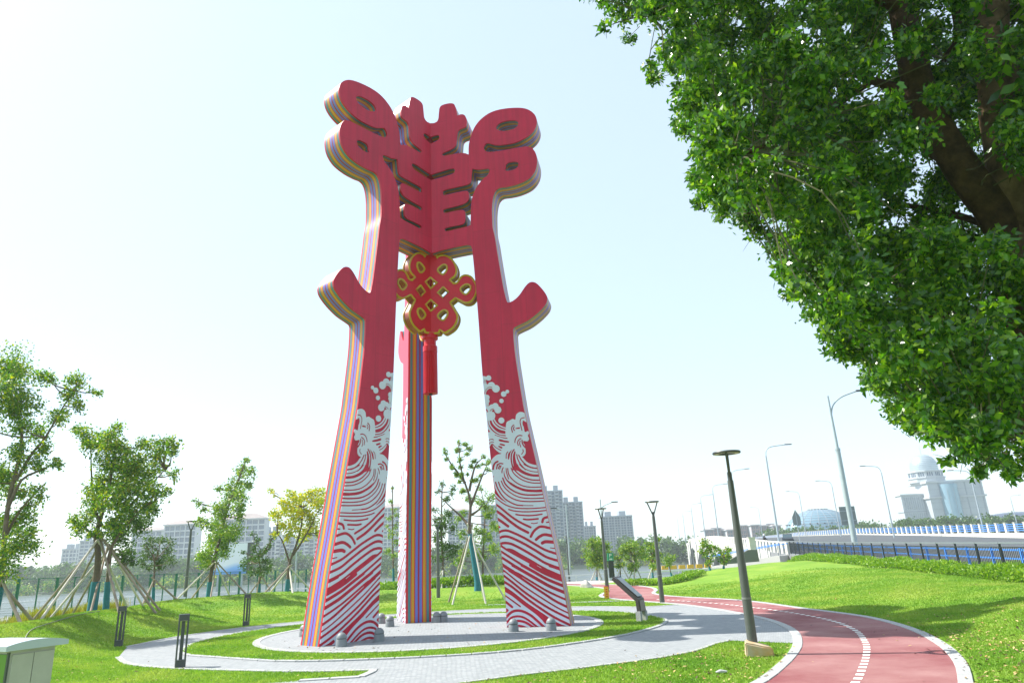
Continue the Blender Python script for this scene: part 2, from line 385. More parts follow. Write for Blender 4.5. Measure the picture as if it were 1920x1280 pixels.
# dashes of the cycle path
dl = catmull(G2([(1570, 1320), (1605, 1280), (1617, 1255), (1625, 1228), (1623, 1206), (1603, 1182), (1555, 1163), (1465, 1146), (1385, 1136)]) + [(7.0, 26.6), (6.2, 28.7), (5.4, 30.6)], 6)
S = [0.0]
for i in range(len(dl) - 1): S.append(S[-1] + np.linalg.norm(dl[i + 1] - dl[i]))
dm = MB().add([(-.085, -.06, 0), (.085, -.06, 0), (.085, .06, 0), (-.085, .06, 0)], [(0, 1, 2, 3)]).mesh('lane_dash', white_paint)
s_ = 0.1
while s_ < S[-1]:
    x_ = np.interp(s_, S, [p[0] for p in dl]); y_ = np.interp(s_, S, [p[1] for p in dl]); x2 = np.interp(s_ + .05, S, [p[0] for p in dl]); y2 = np.interp(s_ + .05, S, [p[1] for p in dl])
    o = link('lane_dash', dm, cyc, (x_, y_, .021)); o.rotation_euler = (0, 0, math.atan2(y2 - y_, x2 - x_)); s_ += .35
# water, promenade, far bank
water_m = mat('river_water', (.08, .10, .10), rough=.35, spec=.3, bump=.35, bscale=.9)
riv = MB().add([(-700, 61.5, -4), (700, 61.5, -4), (700, 282, -4), (-700, 282, -4)], [(0, 1, 2, 3)]).build('river', water_m); tag(riv, kind='structure')
prom_m = mat('grey_promenade', (.30, .30, .29), rough=.85, var=.08, vscale=.4)
prom = MB().box((-20, 57.5, -1.06), (110, 9.0, .1)).box((-20, 61.9, -2.6), (110, .5, 3.2)).build('promenade', prom_m); tag(prom, kind='structure')
fb = MB().add([(-3000, 280, -4.3), (3000, 280, -4.3), (3000, 284, -2.2), (-3000, 284, -2.2), (3000, 5000, 1), (-3000, 5000, 1)], [(0, 1, 2, 3), (3, 2, 4, 5)]).build('far_bank', mat('far_bank_grass', (.16, .19, .12), rough=.9, var=.2, vscale=.02)); tag(fb, kind='structure')
apr = [(2.4, 42.5), (7.5, 43.5), (9, 47), (8, 54), (-4, 54), (-6, 50.5), (0, 48)]
tag(sheet('entrance_paving', apr, -0.02, conc), kind='structure')
# ============================================================ THE SCULPTURE
AX = np.array([-2.765, 22.165, 0.0]); PH = R_(-11.24); TH = 0.847
def face_point(x, y, th=TH):          # photo position on the front face of the right wing -> (radius, height)
    u = np.array([math.cos(PH), math.sin(PH), 0]); n = np.array([-math.sin(PH), math.cos(PH), 0])
    d = ray(x, y); p0 = AX - n * th / 2; k = np.dot(p0 - EYE, n) / np.dot(d, n); p = EYE + d * k
    return (float(np.dot(p - AX, u)), float(p[2]))
Z1 = lambda pts: [(580 + x / 4, 130 + y / 4) for x, y in pts]
Z2 = lambda pts: [(580 + x / 4, 430 + y / 4) for x, y in pts]
def smooth_open(segs, k=5):           # list of (points, smooth?) joined into one outline
    out = []
    for pts, sm in segs:
        q = catmull(pts, k) if sm and len(pts) > 2 else [np.array(p, float) for p in pts]
        if out and np.linalg.norm(out[-1] - q[0]) < 0.3: q = q[1:]
        out += q
    return out
wing_px = smooth_open([
    (Z1([(912, 405), (940, 402), (965, 380), (972, 325), (978, 288), (1000, 268), (1050, 256), (1082, 260), (1096, 285), (1108, 335)]), 1),
    (Z1([(1108, 348), (1140, 338), (1164, 345), (1178, 372), (1180, 405), (1170, 432), (1125, 452), (1110, 478), (1106, 530), (1096, 572), (1062, 600), (1010, 623), (995, 636), (1008, 648), (1060, 640), (1130, 628), (1170, 630)]), 1),
    (Z1([(1194, 640), (1196, 570), (1212, 500), (1242, 430), (1292, 370), (1362, 323), (1450, 298), (1560, 289), (1635, 300), (1688, 338), (1706, 390), (1690, 448), (1640, 500), (1560, 543), (1480, 562), (1400, 568), (1338, 553), (1316, 568), (1309, 592), (1322, 613), (1358, 620), (1450, 608), (1550, 590), (1632, 578)]), 1),
    (Z1([(1668, 586), (1698, 630), (1708, 690), (1692, 760), (1642, 820), (1560, 860), (1480, 880), (1425, 888), (1394, 912), (1378, 955), (1370, 1020), (1370, 1100), (1374, 1180)]) + Z2([(1391, 60), (1405, 150), (1430, 300), (1455, 440), (1474, 520), (1486, 548)]), 1),
    (Z2([(1500, 548), (1535, 530), (1575, 492), (1618, 430), (1648, 400), (1675, 394), (1705, 405), (1745, 445), (1778, 492), (1784, 525), (1768, 565), (1715, 622), (1640, 680), (1570, 715), (1535, 733)]), 1),
    (Z2([(1527, 750), (1532, 830), (1543, 940), (1566, 1090)]) + [(978.5, 745), (984.5, 777), (1007.6, 878), (1030.7, 983.5), (1049.7, 1068), (1071, 1176.5)], 1),
    ([(950.5, 1179.3), (946.4, 1101.6), (938, 1017), (929, 933), (921, 870), (912.7, 785), (904.5, 701), (896.5, 592), (890.5, 520), (886.5, 478), (884.5, 464), (879, 459.5), (867, 460.5), (830, 468.5), (811, 474.6)], 1),
])
r_f = TH / 2 / math.tan(R_(60))
def wing_rz(pts, th=TH): return [face_point(p[0], p[1], th) for p in pts]
def clean(poly, eps=0.004):
    out = []
    for p in poly:
        if not out or math.hypot(p[0] - out[-1][0], p[1] - out[-1][1]) > eps: out.append(tuple(p))
    if math.hypot(out[0][0] - out[-1][0], out[0][1] - out[-1][1]) < eps: out.pop()
    return out
outer = wing_rz(wing_px)
zt = outer[0][1]; zb = outer[-1][1]
outer[0] = (r_f, zt); outer[-1] = (r_f, zb)
outer = [(max(r, r_f), max(z, 0.0)) if i < len(outer) else (r, z) for i, (r, z) in enumerate(outer)]
slots = []
def hole_px(pts): return clean(wing_rz(catmull(pts, 4, closed=True)))
slots.append(hole_px(Z1([(1400, 440), (1420, 408), (1470, 388), (1530, 382), (1562, 392), (1564, 420), (1532, 447), (1480, 462), (1425, 460)])))
slots.append(hole_px(Z1([(1472, 722), (1492, 700), (1540, 692), (1566, 700), (1563, 730), (1538, 750), (1490, 762), (1468, 755), (1476, 738)])))
gap = catmull(Z1([(1222, 745), (1262, 752), (1300, 748), (1340, 745), (1352, 760), (1336, 795), (1310, 815), (1272, 858), (1242, 908), (1222, 960), (1213, 1020), (1210, 1100), (1210, 1168)]), 4) + \
      catmull(Z1([(1180, 1180), (1100, 1198), (1035, 1213), (1018, 1207), (1020, 1190), (1080, 1175), (1140, 1163), (1166, 1143), (1170, 1100), (1166, 1066), (1145, 1054), (1090, 1062), (1018, 1077), (1005, 1065), (1012, 1048), (1100, 1026), (1165, 1004), (1194, 975), (1198, 940), (1182, 912), (1110, 922), (1015, 943), (1002, 927), (1012, 905), (1110, 882), (1190, 862), (1212, 840), (1217, 800)]), 4)
slots.append(clean(wing_rz(gap)))
# slots that run through the fold: notches in the inner edge
s1 = wing_rz(catmull(Z1([(912, 506), (940, 497), (962, 493), (975, 505), (968, 528), (940, 545), (912, 557)]), 4))
s2 = wing_rz(catmull(Z1([(912, 789), (980, 768), (1050, 747), (1084, 746), (1091, 764), (1070, 785), (990, 810), (912, 831)]), 4))
for s in (s1, s2): s[0] = (r_f, s[0][1]); s[-1] = (r_f, s[-1][1])
outer = clean(outer)
outer = outer + [s for nsl in (s2, s1) for s in clean(nsl)[::-1]]     # going up the fold: lower notch, upper notch
s1z = (s1[-1][1], s1[0][1]); s2z = (s2[-1][1], s2[0][1])

RED = (0.52, 0.012, 0.028)
red_face = mat('crimson_paint', (0.54, 0.006, 0.042), rough=0.34, spec=0.32, coat=0.08, col2=(0.61, 0.008, 0.050), vscale=1.1, bump=0.05, bscale=1.6)
def seams(m):                          # fine joints between sheet panels and faint rain streaks
    nt = m.node_tree; N = nt.nodes; L = nt.links; b = N['Principled BSDF']; src = b.inputs['Base Color'].links[0].from_socket
    tc = N.new('ShaderNodeTexCoord'); sp = N.new('ShaderNodeSeparateXYZ'); L.new(tc.outputs['Object'], sp.inputs[0]); cx = N.new('ShaderNodeCombineXYZ'); L.new(sp.outputs[2], cx.inputs[0]); L.new(sp.outputs[0], cx.inputs[1])
    br = N.new('ShaderNodeTexBrick'); br.inputs['Scale'].default_value = 1; br.inputs['Brick Width'].default_value = 2.3; br.inputs['Row Height'].default_value = .86; br.inputs['Mortar Size'].default_value = .008; br.inputs['Color1'].default_value = (1, 1, 1, 1); br.inputs['Color2'].default_value = (.90, .90, .92, 1); br.inputs['Mortar'].default_value = (.76, .75, .75, 1)
    L.new(cx.outputs[0], br.inputs['Vector']); mp = N.new('ShaderNodeMapping'); mp.inputs['Scale'].default_value = (7, 7, .35); L.new(tc.outputs['Object'], mp.inputs[0]); n = N.new('ShaderNodeTexNoise'); n.inputs['Scale'].default_value = 1; n.inputs['Detail'].default_value = 5; L.new(mp.outputs[0], n.inputs['Vector'])
    cr = N.new('ShaderNodeValToRGB'); cr.color_ramp.elements[0].position = .35; cr.color_ramp.elements[0].color = (.84, .84, .84, 1); cr.color_ramp.elements[1].position = .6; cr.color_ramp.elements[1].color = (1, 1, 1, 1); L.new(n.outputs[0], cr.inputs[0])
    m1 = N.new('ShaderNodeMix'); m1.data_type = 'RGBA'; m1.blend_type = 'MULTIPLY'; m1.inputs[0].default_value = 1; L.new(src, m1.inputs[6]); L.new(br.outputs[0], m1.inputs[7])
    m2 = N.new('ShaderNodeMix'); m2.data_type = 'RGBA'; m2.blend_type = 'MULTIPLY'; m2.inputs[0].default_value = 1; L.new(m1.outputs[2], m2.inputs[6]); L.new(cr.outputs[0], m2.inputs[7]); L.new(m2.outputs[2], b.inputs['Base Color'])
seams(red_face)
TEAL, YEL, BLU = (0.045, 0.22, 0.24), (0.56, 0.29, 0.012), (0.11, 0.17, 0.56)
RR = (0.52, 0.010, 0.022)
stp = [(0, RR), (.085, TEAL), (.185, RR), (.215, YEL), (.325, RR), (.365, BLU), (.465, (0.34, 0.01, 0.05)), (.535, BLU), (.635, RR), (.675, YEL), (.785, RR), (.815, TEAL), (.915, RR)]
edge_mat = stripes('rainbow_striped_edge_paint', stp, axis=1, scale=1 / TH, off=0.5, rough=0.4, coat=0.05)
white_relief = mat('white_enamel', (0.64, 0.68, 0.80), rough=0.45, coat=0.0, var=0.03, vscale=2)
sculpt = thing('landmark_sculpture', 'tall crimson three-legged character sculpture with rainbow striped edges and white wave reliefs on round plaza', 'sculpture', AX)
wing_me = MB().plate(outer, slots, -TH / 2, TH / 2, 0, 1).mesh('wing_panel', [red_face, edge_mat], smooth=32)
# triangular core where the three wings meet, open where the slots pass
core = MB()
for z0, z1 in ((zb, s2z[0]), (s2z[1], s1z[0]), (s1z[1], zt)):
    rr = TH / 2 / math.sin(R_(60)) - 0.004
    vs = [(rr * math.cos(PH + R_(60 + 120 * k)), rr * math.sin(PH + R_(60 + 120 * k)), z) for z in (z0 + 0.003, z1 - 0.003) for k in range(3)]
    core.add(vs, [(2, 1, 0), (3, 4, 5), (0, 1, 4, 3), (1, 2, 5, 4), (2, 0, 3, 5)])
core.build('core', [red_face], sculpt)['kind'] = 'stuff'

# ---- the wave relief, drawn once as a signed field and traced into plates
X0, Y0, X1, Y1, STEP = 890.0, 695.0, 1084.0, 1186.0, 0.5
gx = np.arange(X0, X1, STEP); gy = np.arange(Y0, Y1, STEP); FLD = np.full((len(gy), len(gx)), -8.0)
def _win(pts, pad):
    a = np.array(pts); x0, y0 = a.min(0) - pad; x1, y1 = a.max(0) + pad
    i0 = max(0, int((x0 - X0) / STEP)); i1 = min(len(gx), int((x1 - X0) / STEP) + 2)
    j0 = max(0, int((y0 - Y0) / STEP)); j1 = min(len(gy), int((y1 - Y0) / STEP) + 2)
    return slice(j0, j1), slice(i0, i1)
def _segdist(GX, GY, pts, closed=False):
    d = np.full(GX.shape, 1e9); n = len(pts)
    for i in range(n if closed else n - 1):
        a = pts[i]; b = pts[(i + 1) % n]; dx, dy = b[0] - a[0], b[1] - a[1]; q = dx * dx + dy * dy + 1e-12
        t = np.clip(((GX - a[0]) * dx + (GY - a[1]) * dy) / q, 0, 1)
        d = np.minimum(d, np.hypot(GX - a[0] - t * dx, GY - a[1] - t * dy))
    return d
def op(kind, sd, sl):
    global FLD
    if kind == 'w': FLD[sl] = np.maximum(FLD[sl], sd)
    else: FLD[sl] = np.minimum(FLD[sl], -sd)
def stroke(kind, pts, w):
    p = catmull(pts, 4) if len(pts) > 2 else [np.array(q, float) for q in pts]
    sl = _win(p, w / 2 + 4); GX, GY = np.meshgrid(gx[sl[1]], gy[sl[0]])
    if GX.size == 0: return
    op(kind, w / 2 - _segdist(GX, GY, p), sl)
def poly(kind, pts, sm=True):
    p = catmull(pts, 3, closed=True) if sm else [np.array(q, float) for q in pts]
    sl = _win(p, 4); GX, GY = np.meshgrid(gx[sl[1]], gy[sl[0]])
    if GX.size == 0: return
    ins = np.zeros(GX.shape, bool); n = len(p)
    for i in range(n):
        a = p[i]; b = p[(i + 1) % n]
        if a[1] == b[1]: continue
        c = ((a[1] > GY) != (b[1] > GY)) & (GX < (b[0] - a[0]) * (GY - a[1]) / (b[1] - a[1]) + a[0]); ins ^= c
    d = _segdist(GX, GY, p, True); op(kind, np.where(ins, d, -d), sl)
def circ(kind, x, y, r):
    sl = _win([(x, y)], r + 4); GX, GY = np.meshgrid(gx[sl[1]], gy[sl[0]]); op(kind, r - np.hypot(GX - x, GY - y), sl)
class Pan:
    def __init__(s, k, ox, oy, rw=1.2): s.k, s.ox, s.oy, s.rw = k, ox, oy, rw * 1.12
    def c(s, p): return [(s.ox + x / s.k, s.oy + y / s.k) for x, y in p]
    def S(s, kind, w, *p): stroke(kind, s.c(p), w * (s.rw if kind == 'r' else 1.0) / s.k)
    def P(s, kind, *p): poly(kind, s.c(p))
    def C(s, kind, x, y, r): circ(kind, s.ox + x / s.k, s.oy + y / s.k, r / s.k)
a = Pan(12.8, 900, 690); b = Pan(12.8, 900, 780); c3 = Pan(12.8, 910, 870, 1.25); d4 = Pan(10.664, 920, 950, 1.15); e5 = Pan(9.846, 930, 1060, 1.22)
for q in [(210, 238, 63), (110, 250, 55), (275, 420, 88), (385, 495, 90), (570, 622, 66), (658, 562, 44), (518, 787, 53), (170, 700, 62), (180, 790, 50), (150, 860, 62), (370, 910, 75), (430, 1000, 85), (290, 950, 80), (200, 980, 70), (255, 1140, 115), (170, 1160, 90), (515, 1255, 72)]: a.C('w', *q)
a.P('w', (60, 215), (150, 240), (145, 300), (160, 380), (220, 400), (240, 460), (140, 600), (190, 680), (190, 820), (200, 900), (200, 1180), (120, 1200), (60, 640))
a.S('r', 12, (112, 620), (125, 560), (170, 490), (230, 455), (290, 455))
a.S('r', 14, (150, 618), (165, 560), (210, 510), (295, 490))
a.P('r', (195, 625), (205, 575), (250, 545), (300, 550), (300, 620), (250, 680))
a.S('r', 9, (95, 350), (100, 310), (130, 280)); a.S('r', 9, (122, 370), (125, 320), (150, 290))
a.S('r', 14, (240, 1030), (280, 990), (330, 975)); a.P('r', (282, 1045), (310, 1000), (350, 1000), (345, 1040)); a.S('r', 22, (130, 985), (165, 1005), (185, 1045)); a.S('r', 8, (170, 870), (175, 915))
b.S('w', 28, (335, 70), (390, 160), (470, 225), (560, 268), (640, 290)); b.S('w', 34, (285, 80), (330, 180), (410, 262), (500, 310), (640, 345))
b.S('w', 28, (210, 80), (240, 200), (310, 300), (400, 380), (500, 425), (640, 440)); b.S('w', 30, (170, 80), (190, 200), (240, 310), (330, 400), (450, 465), (640, 500)); b.S('w', 24, (165, 200), (200, 290), (280, 390))
b.P('w', (190, 405), (280, 385), (420, 450), (560, 530), (720, 545), (720, 640), (620, 710), (540, 790), (510, 890), (430, 850), (330, 750), (290, 650), (225, 730), (205, 600))
b.C('w', 400, 620, 95)
b.S('r', 14, (360, 450), (450, 480), (560, 515), (675, 535))
b.P('r', (465, 548), (580, 575), (700, 600), (690, 632), (600, 628), (465, 598)); b.P('r', (485, 652), (600, 680), (590, 715), (480, 685)); b.P('r', (430, 722), (480, 712), (540, 745), (520, 778))
b.S('r', 15, (310, 670), (370, 740), (440, 785), (510, 820))
b.S('r', 15, (210, 590), (240, 562), (290, 550), (330, 566)); b.S('r', 14, (220, 680), (240, 640), (290, 615), (330, 625))
b.P('w', (620, 290), (640, 150), (720, 100), (790, 65), (850, 85), (862, 0), (890, -60), (960, -100), (1040, -90), (1115, -30), (1140, 130), (1080, 128), (1040, 100), (1020, 180), (1050, 260), (1080, 380), (1150, 355), (1180, 400), (1150, 470), (1180, 540), (1140, 605), (1050, 590), (1040, 640), (1080, 700), (1100, 860), (1080, 930), (1010, 970), (900, 920), (850, 870), (700, 1030), (500, 900), (540, 790), (600, 700), (700, 630), (690, 560), (620, 470))
# all the white sea below the foam
b.P('w', (235, 1110), (260, 1060), (320, 1000), (400, 930), (500, 905), (620, 960), (760, 900), (870, 870), (1000, 960), (1120, 1085), (1240, 1145), (1370, 1160), (1420, 1400), (1400, 1700), (1000, 1500), (600, 1500), (300, 1500), (230, 1300))
poly('w', [(905, 880), (1000, 868), (1100, 868), (1100, 1190), (890, 1190)], False)
for w, p in [(20, [(780, 380), (760, 300), (775, 245), (815, 210)]), (20, [(830, 340), (805, 300), (825, 250)]), (18, [(1010, 340), (985, 240), (965, 150), (975, 80), (1010, 45), (1070, 35)]), (20, [(840, 630), (850, 560), (890, 490), (950, 460), (1010, 468)]), (20, [(920, 700), (905, 630), (930, 570), (985, 535)]), (18, [(980, 735), (955, 660), (965, 590)]), (24, [(1010, 575), (1020, 650), (1070, 730), (1150, 800), (1230, 850), (1310, 882)]), (18, [(1030, 800), (1040, 850), (1000, 910)]), (18, [(670, 850), (635, 910), (630, 1010)]), (26, [(820, 800), (770, 880), (750, 990), (760, 1100), (800, 1280)]), (22, [(885, 920), (905, 1020), (960, 1130), (1040, 1230), (1100, 1280)]), (22, [(930, 930), (990, 1040), (1080, 1140), (1200, 1215), (1380, 1255)]), (32, [(320, 1270), (330, 1180), (380, 1110), (430, 1085)]), (24, [(400, 1260), (420, 1180), (480, 1130), (550, 1140)]), (15, [(450, 1260), (470, 1210), (510, 1185)])]:
    b.S('r', w, *p)
b.P('r', (850, 287), (945, 262), (962, 298), (870, 308)); b.P('r', (1045, 112), (1110, 145), (1150, 140), (1215, 400), (1160, 345), (1087, 372), (1062, 250), (1035, 160))
b.P('r', (1045, 592), (1100, 612), (1170, 600), (1192, 540), (1160, 470), (1215, 400), (1290, 780), (1170, 750), (1080, 690)); b.P('r', (690, 880), (780, 795), (735, 880), (700, 1030), (668, 1020), (672, 930))
b.P('r', (1095, 905), (1190, 955), (1330, 990), (1380, 1160), (1240, 1148), (1120, 1090), (1040, 1000), (1015, 972), (1072, 945)); b.P('r', (830, 835), (858, 862), (848, 950), (862, 1050), (905, 1180), (1000, 1300), (850, 1290), (800, 1150), (788, 1000), (803, 900))
b.P('r', (235, 765), (270, 690), (312, 765), (400, 850), (512, 890), (505, 902), (400, 928), (320, 998), (235, 1080))
for w, p in [(30, [(215, 0), (185, 110)]), (20, [(290, 0), (270, 100)]), (15, [(345, 20), (310, 100)]), (15, [(385, 30), (345, 120)]), (20, [(430, 80), (405, 140), (400, 200)]), (16, [(160, 300), (205, 295)]), (24, [(250, 430), (290, 560), (370, 700), (480, 830), (620, 920), (760, 975), (900, 988)]), (14, [(900, 988), (1150, 990)]), (22, [(320, 430), (370, 560), (460, 680), (600, 790), (760, 860), (950, 890), (1200, 890), (1430, 878)]), (20, [(385, 400), (440, 520), (550, 640), (720, 750), (900, 805), (1150, 820), (1410, 808)]), (26, [(420, 330), (480, 470), (600, 590), (760, 680), (950, 730), (1200, 735), (1400, 720)]), (18, [(500, 100), (510, 200), (545, 300), (560, 350)]), (20, [(540, 100), (560, 230), (640, 350), (780, 460), (950, 530), (1150, 550), (1370, 543)]), (20, [(620, 90), (680, 210), (800, 320), (950, 400), (1130, 445), (1345, 450)]), (24, [(640, 0), (700, 130), (820, 250), (960, 330), (1130, 375), (1330, 380)]), (16, [(820, 0), (900, 80), (1020, 140), (1140, 175), (1285, 186)]), (22, [(930, 0), (1050, 60), (1150, 90), (1270, 96)]), (22, [(215, 740), (290, 830), (420, 930), (580, 1010), (800, 1055), (1100, 1060), (1470, 1033)]), (22, [(560, 1080), (680, 1115), (900, 1138), (1200, 1130), (1480, 1103)]), (26, [(735, 1200), (850, 1220), (1050, 1230), (1200, 1220), (1360, 1196)])]:
    c3.S('r', w, *p)
c3.P('r', (168, 340), (195, 345), (218, 480), (262, 620), (350, 760), (450, 860), (520, 915), (420, 872), (300, 775), (210, 655), (165, 500))
c3.P('r', (450, 130), (470, 250), (530, 370), (640, 450), (780, 530), (960, 590), (1200, 610), (1380, 598), (1390, 662), (1150, 670), (950, 650), (780, 590), (620, 500), (500, 380), (445, 260))
c3.P('r', (690, -10), (770, -10), (830, 90), (960, 180), (1130, 235), (1300, 245), (1310, 295), (1100, 290), (930, 240), (790, 160), (710, 70))
for w, p in [(34, [(110, -50), (180, 0), (300, 100), (440, 210), (600, 310), (800, 405)]), (42, [(85, 60), (220, 150), (380, 280), (560, 410), (750, 510)]), (42, [(105, 215), (220, 290), (350, 385)]), (28, [(660, 242), (760, 252), (950, 235)]), (16, [(815, 322), (870, 330), (940, 314)]), (40, [(1035, 300), (1060, 230), (1160, 192)]), (22, [(1120, 305), (1185, 298)]), (40, [(805, 590), (860, 490), (950, 410), (1040, 390), (1220, 430)]), (46, [(910, 650), (980, 590), (1080, 550), (1245, 578)]), (52, [(1035, 718), (1100, 692), (1280, 702)]), (16, [(1195, 815), (1310, 828)]), (38, [(130, 535), (220, 480), (330, 470), (470, 520), (680, 620), (900, 750), (1100, 860), (1340, 940)]), (40, [(140, 652), (230, 595), (340, 590), (480, 640), (700, 750), (920, 880), (1120, 1000), (1370, 1080)]), (40, [(160, 770), (230, 725), (340, 720), (460, 755), (680, 870), (900, 1000), (1100, 1120), (1400, 1232)]), (34, [(170, 745), (300, 838), (540, 975), (800, 1120), (1000, 1240), (1080, 1290)]), (36, [(160, 855), (400, 1010), (640, 1160), (850, 1280)]), (40, [(175, 978), (400, 1120), (640, 1280)]), (44, [(190, 1118), (330, 1210), (460, 1290)]), (30, [(195, 1235), (290, 1290)])]:
    d4.S('r', w, *p)
d4.P('r', (120, 348), (205, 402), (150, 428), (120, 410)); d4.P('r', (310, 832), (430, 835), (600, 930), (800, 1040), (1000, 1160), (1230, 1285), (1180, 1300), (900, 1150), (700, 1035), (540, 955), (460, 935))
for w, p in [(30, [(110, -12), (250, 80), (420, 150), (650, 290), (900, 440), (1100, 540), (1310, 632)]), (34, [(250, 90), (450, 220), (700, 390), (900, 520), (1100, 650), (1350, 775)]), (44, [(310, -12), (560, 130), (800, 270), (1000, 380), (1290, 502)]), (42, [(480, -12), (700, 110), (950, 250), (1275, 384)]), (46, [(640, -12), (850, 110), (1050, 200), (1240, 270)]), (46, [(1000, -5), (1200, 62)]), (22, [(90, 42), (250, 170), (450, 330), (700, 500), (950, 660), (1150, 780), (1365, 884)]), (32, [(105, 152), (300, 300), (550, 500), (800, 670), (1050, 820), (1390, 988)]), (34, [(110, 268), (300, 390), (550, 590), (800, 770), (1100, 960), (1420, 1115)]), (22, [(145, 530), (300, 640), (450, 750)]), (34, [(165, 650), (300, 760)]), (36, [(190, 950), (280, 860), (380, 825), (500, 840), (640, 910), (760, 1010), (910, 1150)]), (30, [(200, 1050), (280, 960), (400, 930), (520, 955), (640, 1030), (740, 1110), (820, 1165)]), (34, [(230, 1120), (300, 1050), (370, 1020), (470, 1020), (580, 1060), (730, 1162)]), (32, [(300, 1130), (400, 1105), (500, 1120), (610, 1166)]), (46, [(1110, 1065), (1200, 1110), (1320, 1150)])]:
    e5.S('r', w, *p)
e5.P('r', (790, -5), (960, 60), (1170, 150), (1260, 180), (1270, 290), (1060, 225), (930, 150), (900, 95)); e5.P('r', (125, 362), (330, 490), (560, 670), (800, 830), (960, 940), (1020, 1010), (920, 1070), (850, 1000), (720, 880), (500, 720), (300, 560), (125, 452)); e5.P('r', (175, 775), (240, 820), (180, 868))
# clip to the leg
leg_px = [(p[0], p[1]) for p in wing_px if p[1] > 690]
sl = (slice(0, len(gy)), slice(0, len(gx))); GX, GY = np.meshgrid(gx, gy)
ins = np.zeros(GX.shape, bool); n = len(leg_px)
for i in range(n):
    p, q = leg_px[i], leg_px[(i + 1) % n]
    if p[1] == q[1]: continue
    ins ^= ((p[1] > GY) != (q[1] > GY)) & (GX < (q[0] - p[0]) * (GY - p[1]) / (q[1] - p[1]) + p[0])
ld = _segdist(GX, GY, leg_px, True); FLD = np.minimum(FLD, np.where(ins, ld, -ld) - 0.45)
FLD = np.minimum(FLD, (1178.5 - (GX - 950) * 0.024) - GY)
FLD[0, :] = FLD[-1, :] = -1; FLD[:, 0] = FLD[:, -1] = -1
def contours(F):
    inside = F > 0; H_, W_ = F.shape; nxt = {}
    case = (inside[:-1, :-1] * 1 + inside[:-1, 1:] * 2 + inside[1:, 1:] * 4 + inside[1:, :-1] * 8)
    js, is_ = np.nonzero((case > 0) & (case < 15))
    # edges: T=(j,i,0) between (j,i),(j,i+1);  Lf=(j,i,1) between (j,i),(j+1,i)
    tab = {1: [('L', 'T')], 2: [('T', 'R')], 3: [('L', 'R')], 4: [('R', 'B')], 5: [('L', 'B'), ('R', 'T')], 6: [('T', 'B')], 7: [('L', 'B')], 8: [('B', 'L')], 9: [('B', 'T')], 10: [('T', 'L'), ('B', 'R')], 11: [('B', 'R')], 12: [('R', 'L')], 13: [('R', 'T')], 14: [('T', 'L')]}
    for j, i in zip(js.tolist(), is_.tolist()):
        e = {'T': (j, i, 0), 'B': (j + 1, i, 0), 'L': (j, i, 1), 'R': (j, i + 1, 1)}
        for s_, t_ in tab[int(case[j, i])]: nxt[e[s_]] = e[t_]
    def pt(e):
        j, i, k = e
        if k == 0: v0, v1 = F[j, i], F[j, i + 1]; t = v0 / (v0 - v1); return (X0 + (i + t) * STEP, Y0 + j * STEP)
        v0, v1 = F[j, i], F[j + 1, i]; t = v0 / (v0 - v1); return (X0 + i * STEP, Y0 + (j + t) * STEP)
    loops = []
    while nxt:
        s0 = next(iter(nxt)); cur = s0; lp = []
        while cur in nxt: lp.append(pt(cur)); cur = nxt.pop(cur)
        if cur == s0 and len(lp) > 5: loops.append(lp)
    return loops
def simplify(p, tol):
    def dp(a, b):
        st = [(a, b)]; keep = {a, b}
        while st:
            a, b = st.pop()
            if b - a < 2: continue
            A, B = P[a], P[b]; d = B - A; L = math.hypot(*d) + 1e-9
            seg = P[a + 1:b] - A; dist = np.abs(seg[:, 0] * d[1] - seg[:, 1] * d[0]) / L
            k = int(dist.argmax())
            if dist[k] > tol: keep.add(a + 1 + k); st += [(a, a + 1 + k), (a + 1 + k, b)]
        return keep
    P = np.array(p); h = len(P) // 2; P = np.vstack([P, P[:1]])
    k = sorted(dp(0, h) | dp(h, len(P) - 1)); k = [i for i in k if i < len(p)]
    return [tuple(P[i]) for i in k]
loops = [simplify(l, 0.12) for l in contours(FLD)]
def sarea(p): return 0.5 * sum(p[i][0] * p[(i + 1) % len(p)][1] - p[(i + 1) % len(p)][0] * p[i][1] for i in range(len(p)))
def inside_poly(pt, p):
    r = False; n = len(p)
    for i in range(n):
        A, B = p[i], p[(i + 1) % n]
        if (A[1] > pt[1]) != (B[1] > pt[1]) and pt[0] < (B[0] - A[0]) * (pt[1] - A[1]) / (B[1] - A[1]) + A[0]: r = not r
    return r
loops = [l for l in loops if len(l) > 3 and abs(sarea(l)) > 1.0]
big = max(loops, key=lambda l: abs(sarea(l))); sg = 1 if sarea(big) > 0 else -1
outs = [l for l in loops if sarea(l) * sg > 0]; holes_ = [l for l in loops if sarea(l) * sg < 0]
relief = MB(); PROUD = 0.02
for o in outs:
    hs = [h for h in holes_ if inside_poly(h[0], o) and not any(o2 is not o and abs(sarea(o2)) < abs(sarea(o)) and inside_poly(h[0], o2) for o2 in outs)]
    relief.plate([face_point(*p) for p in o], [[face_point(*p) for p in h] for h in hs], -TH / 2 - PROUD, -TH / 2 + 0.006, 0, 0)
relief_me = relief.mesh('wave_relief', [white_relief])
rel2 = MB(); rel2.v = [(v[0], -v[1], v[2]) for v in relief.v]; rel2.f = [f[::-1] for f in relief.f]; rel2.m = relief.m
relief_me2 = rel2.mesh('wave_relief_back', [white_relief])
for k in range(3):
    w = link('wing', wing_me, sculpt); w.rotation_euler = (0, 0, PH + R_(120 * k))
    link('wave_relief', relief_me, w); link('wave_relief', relief_me2, w)

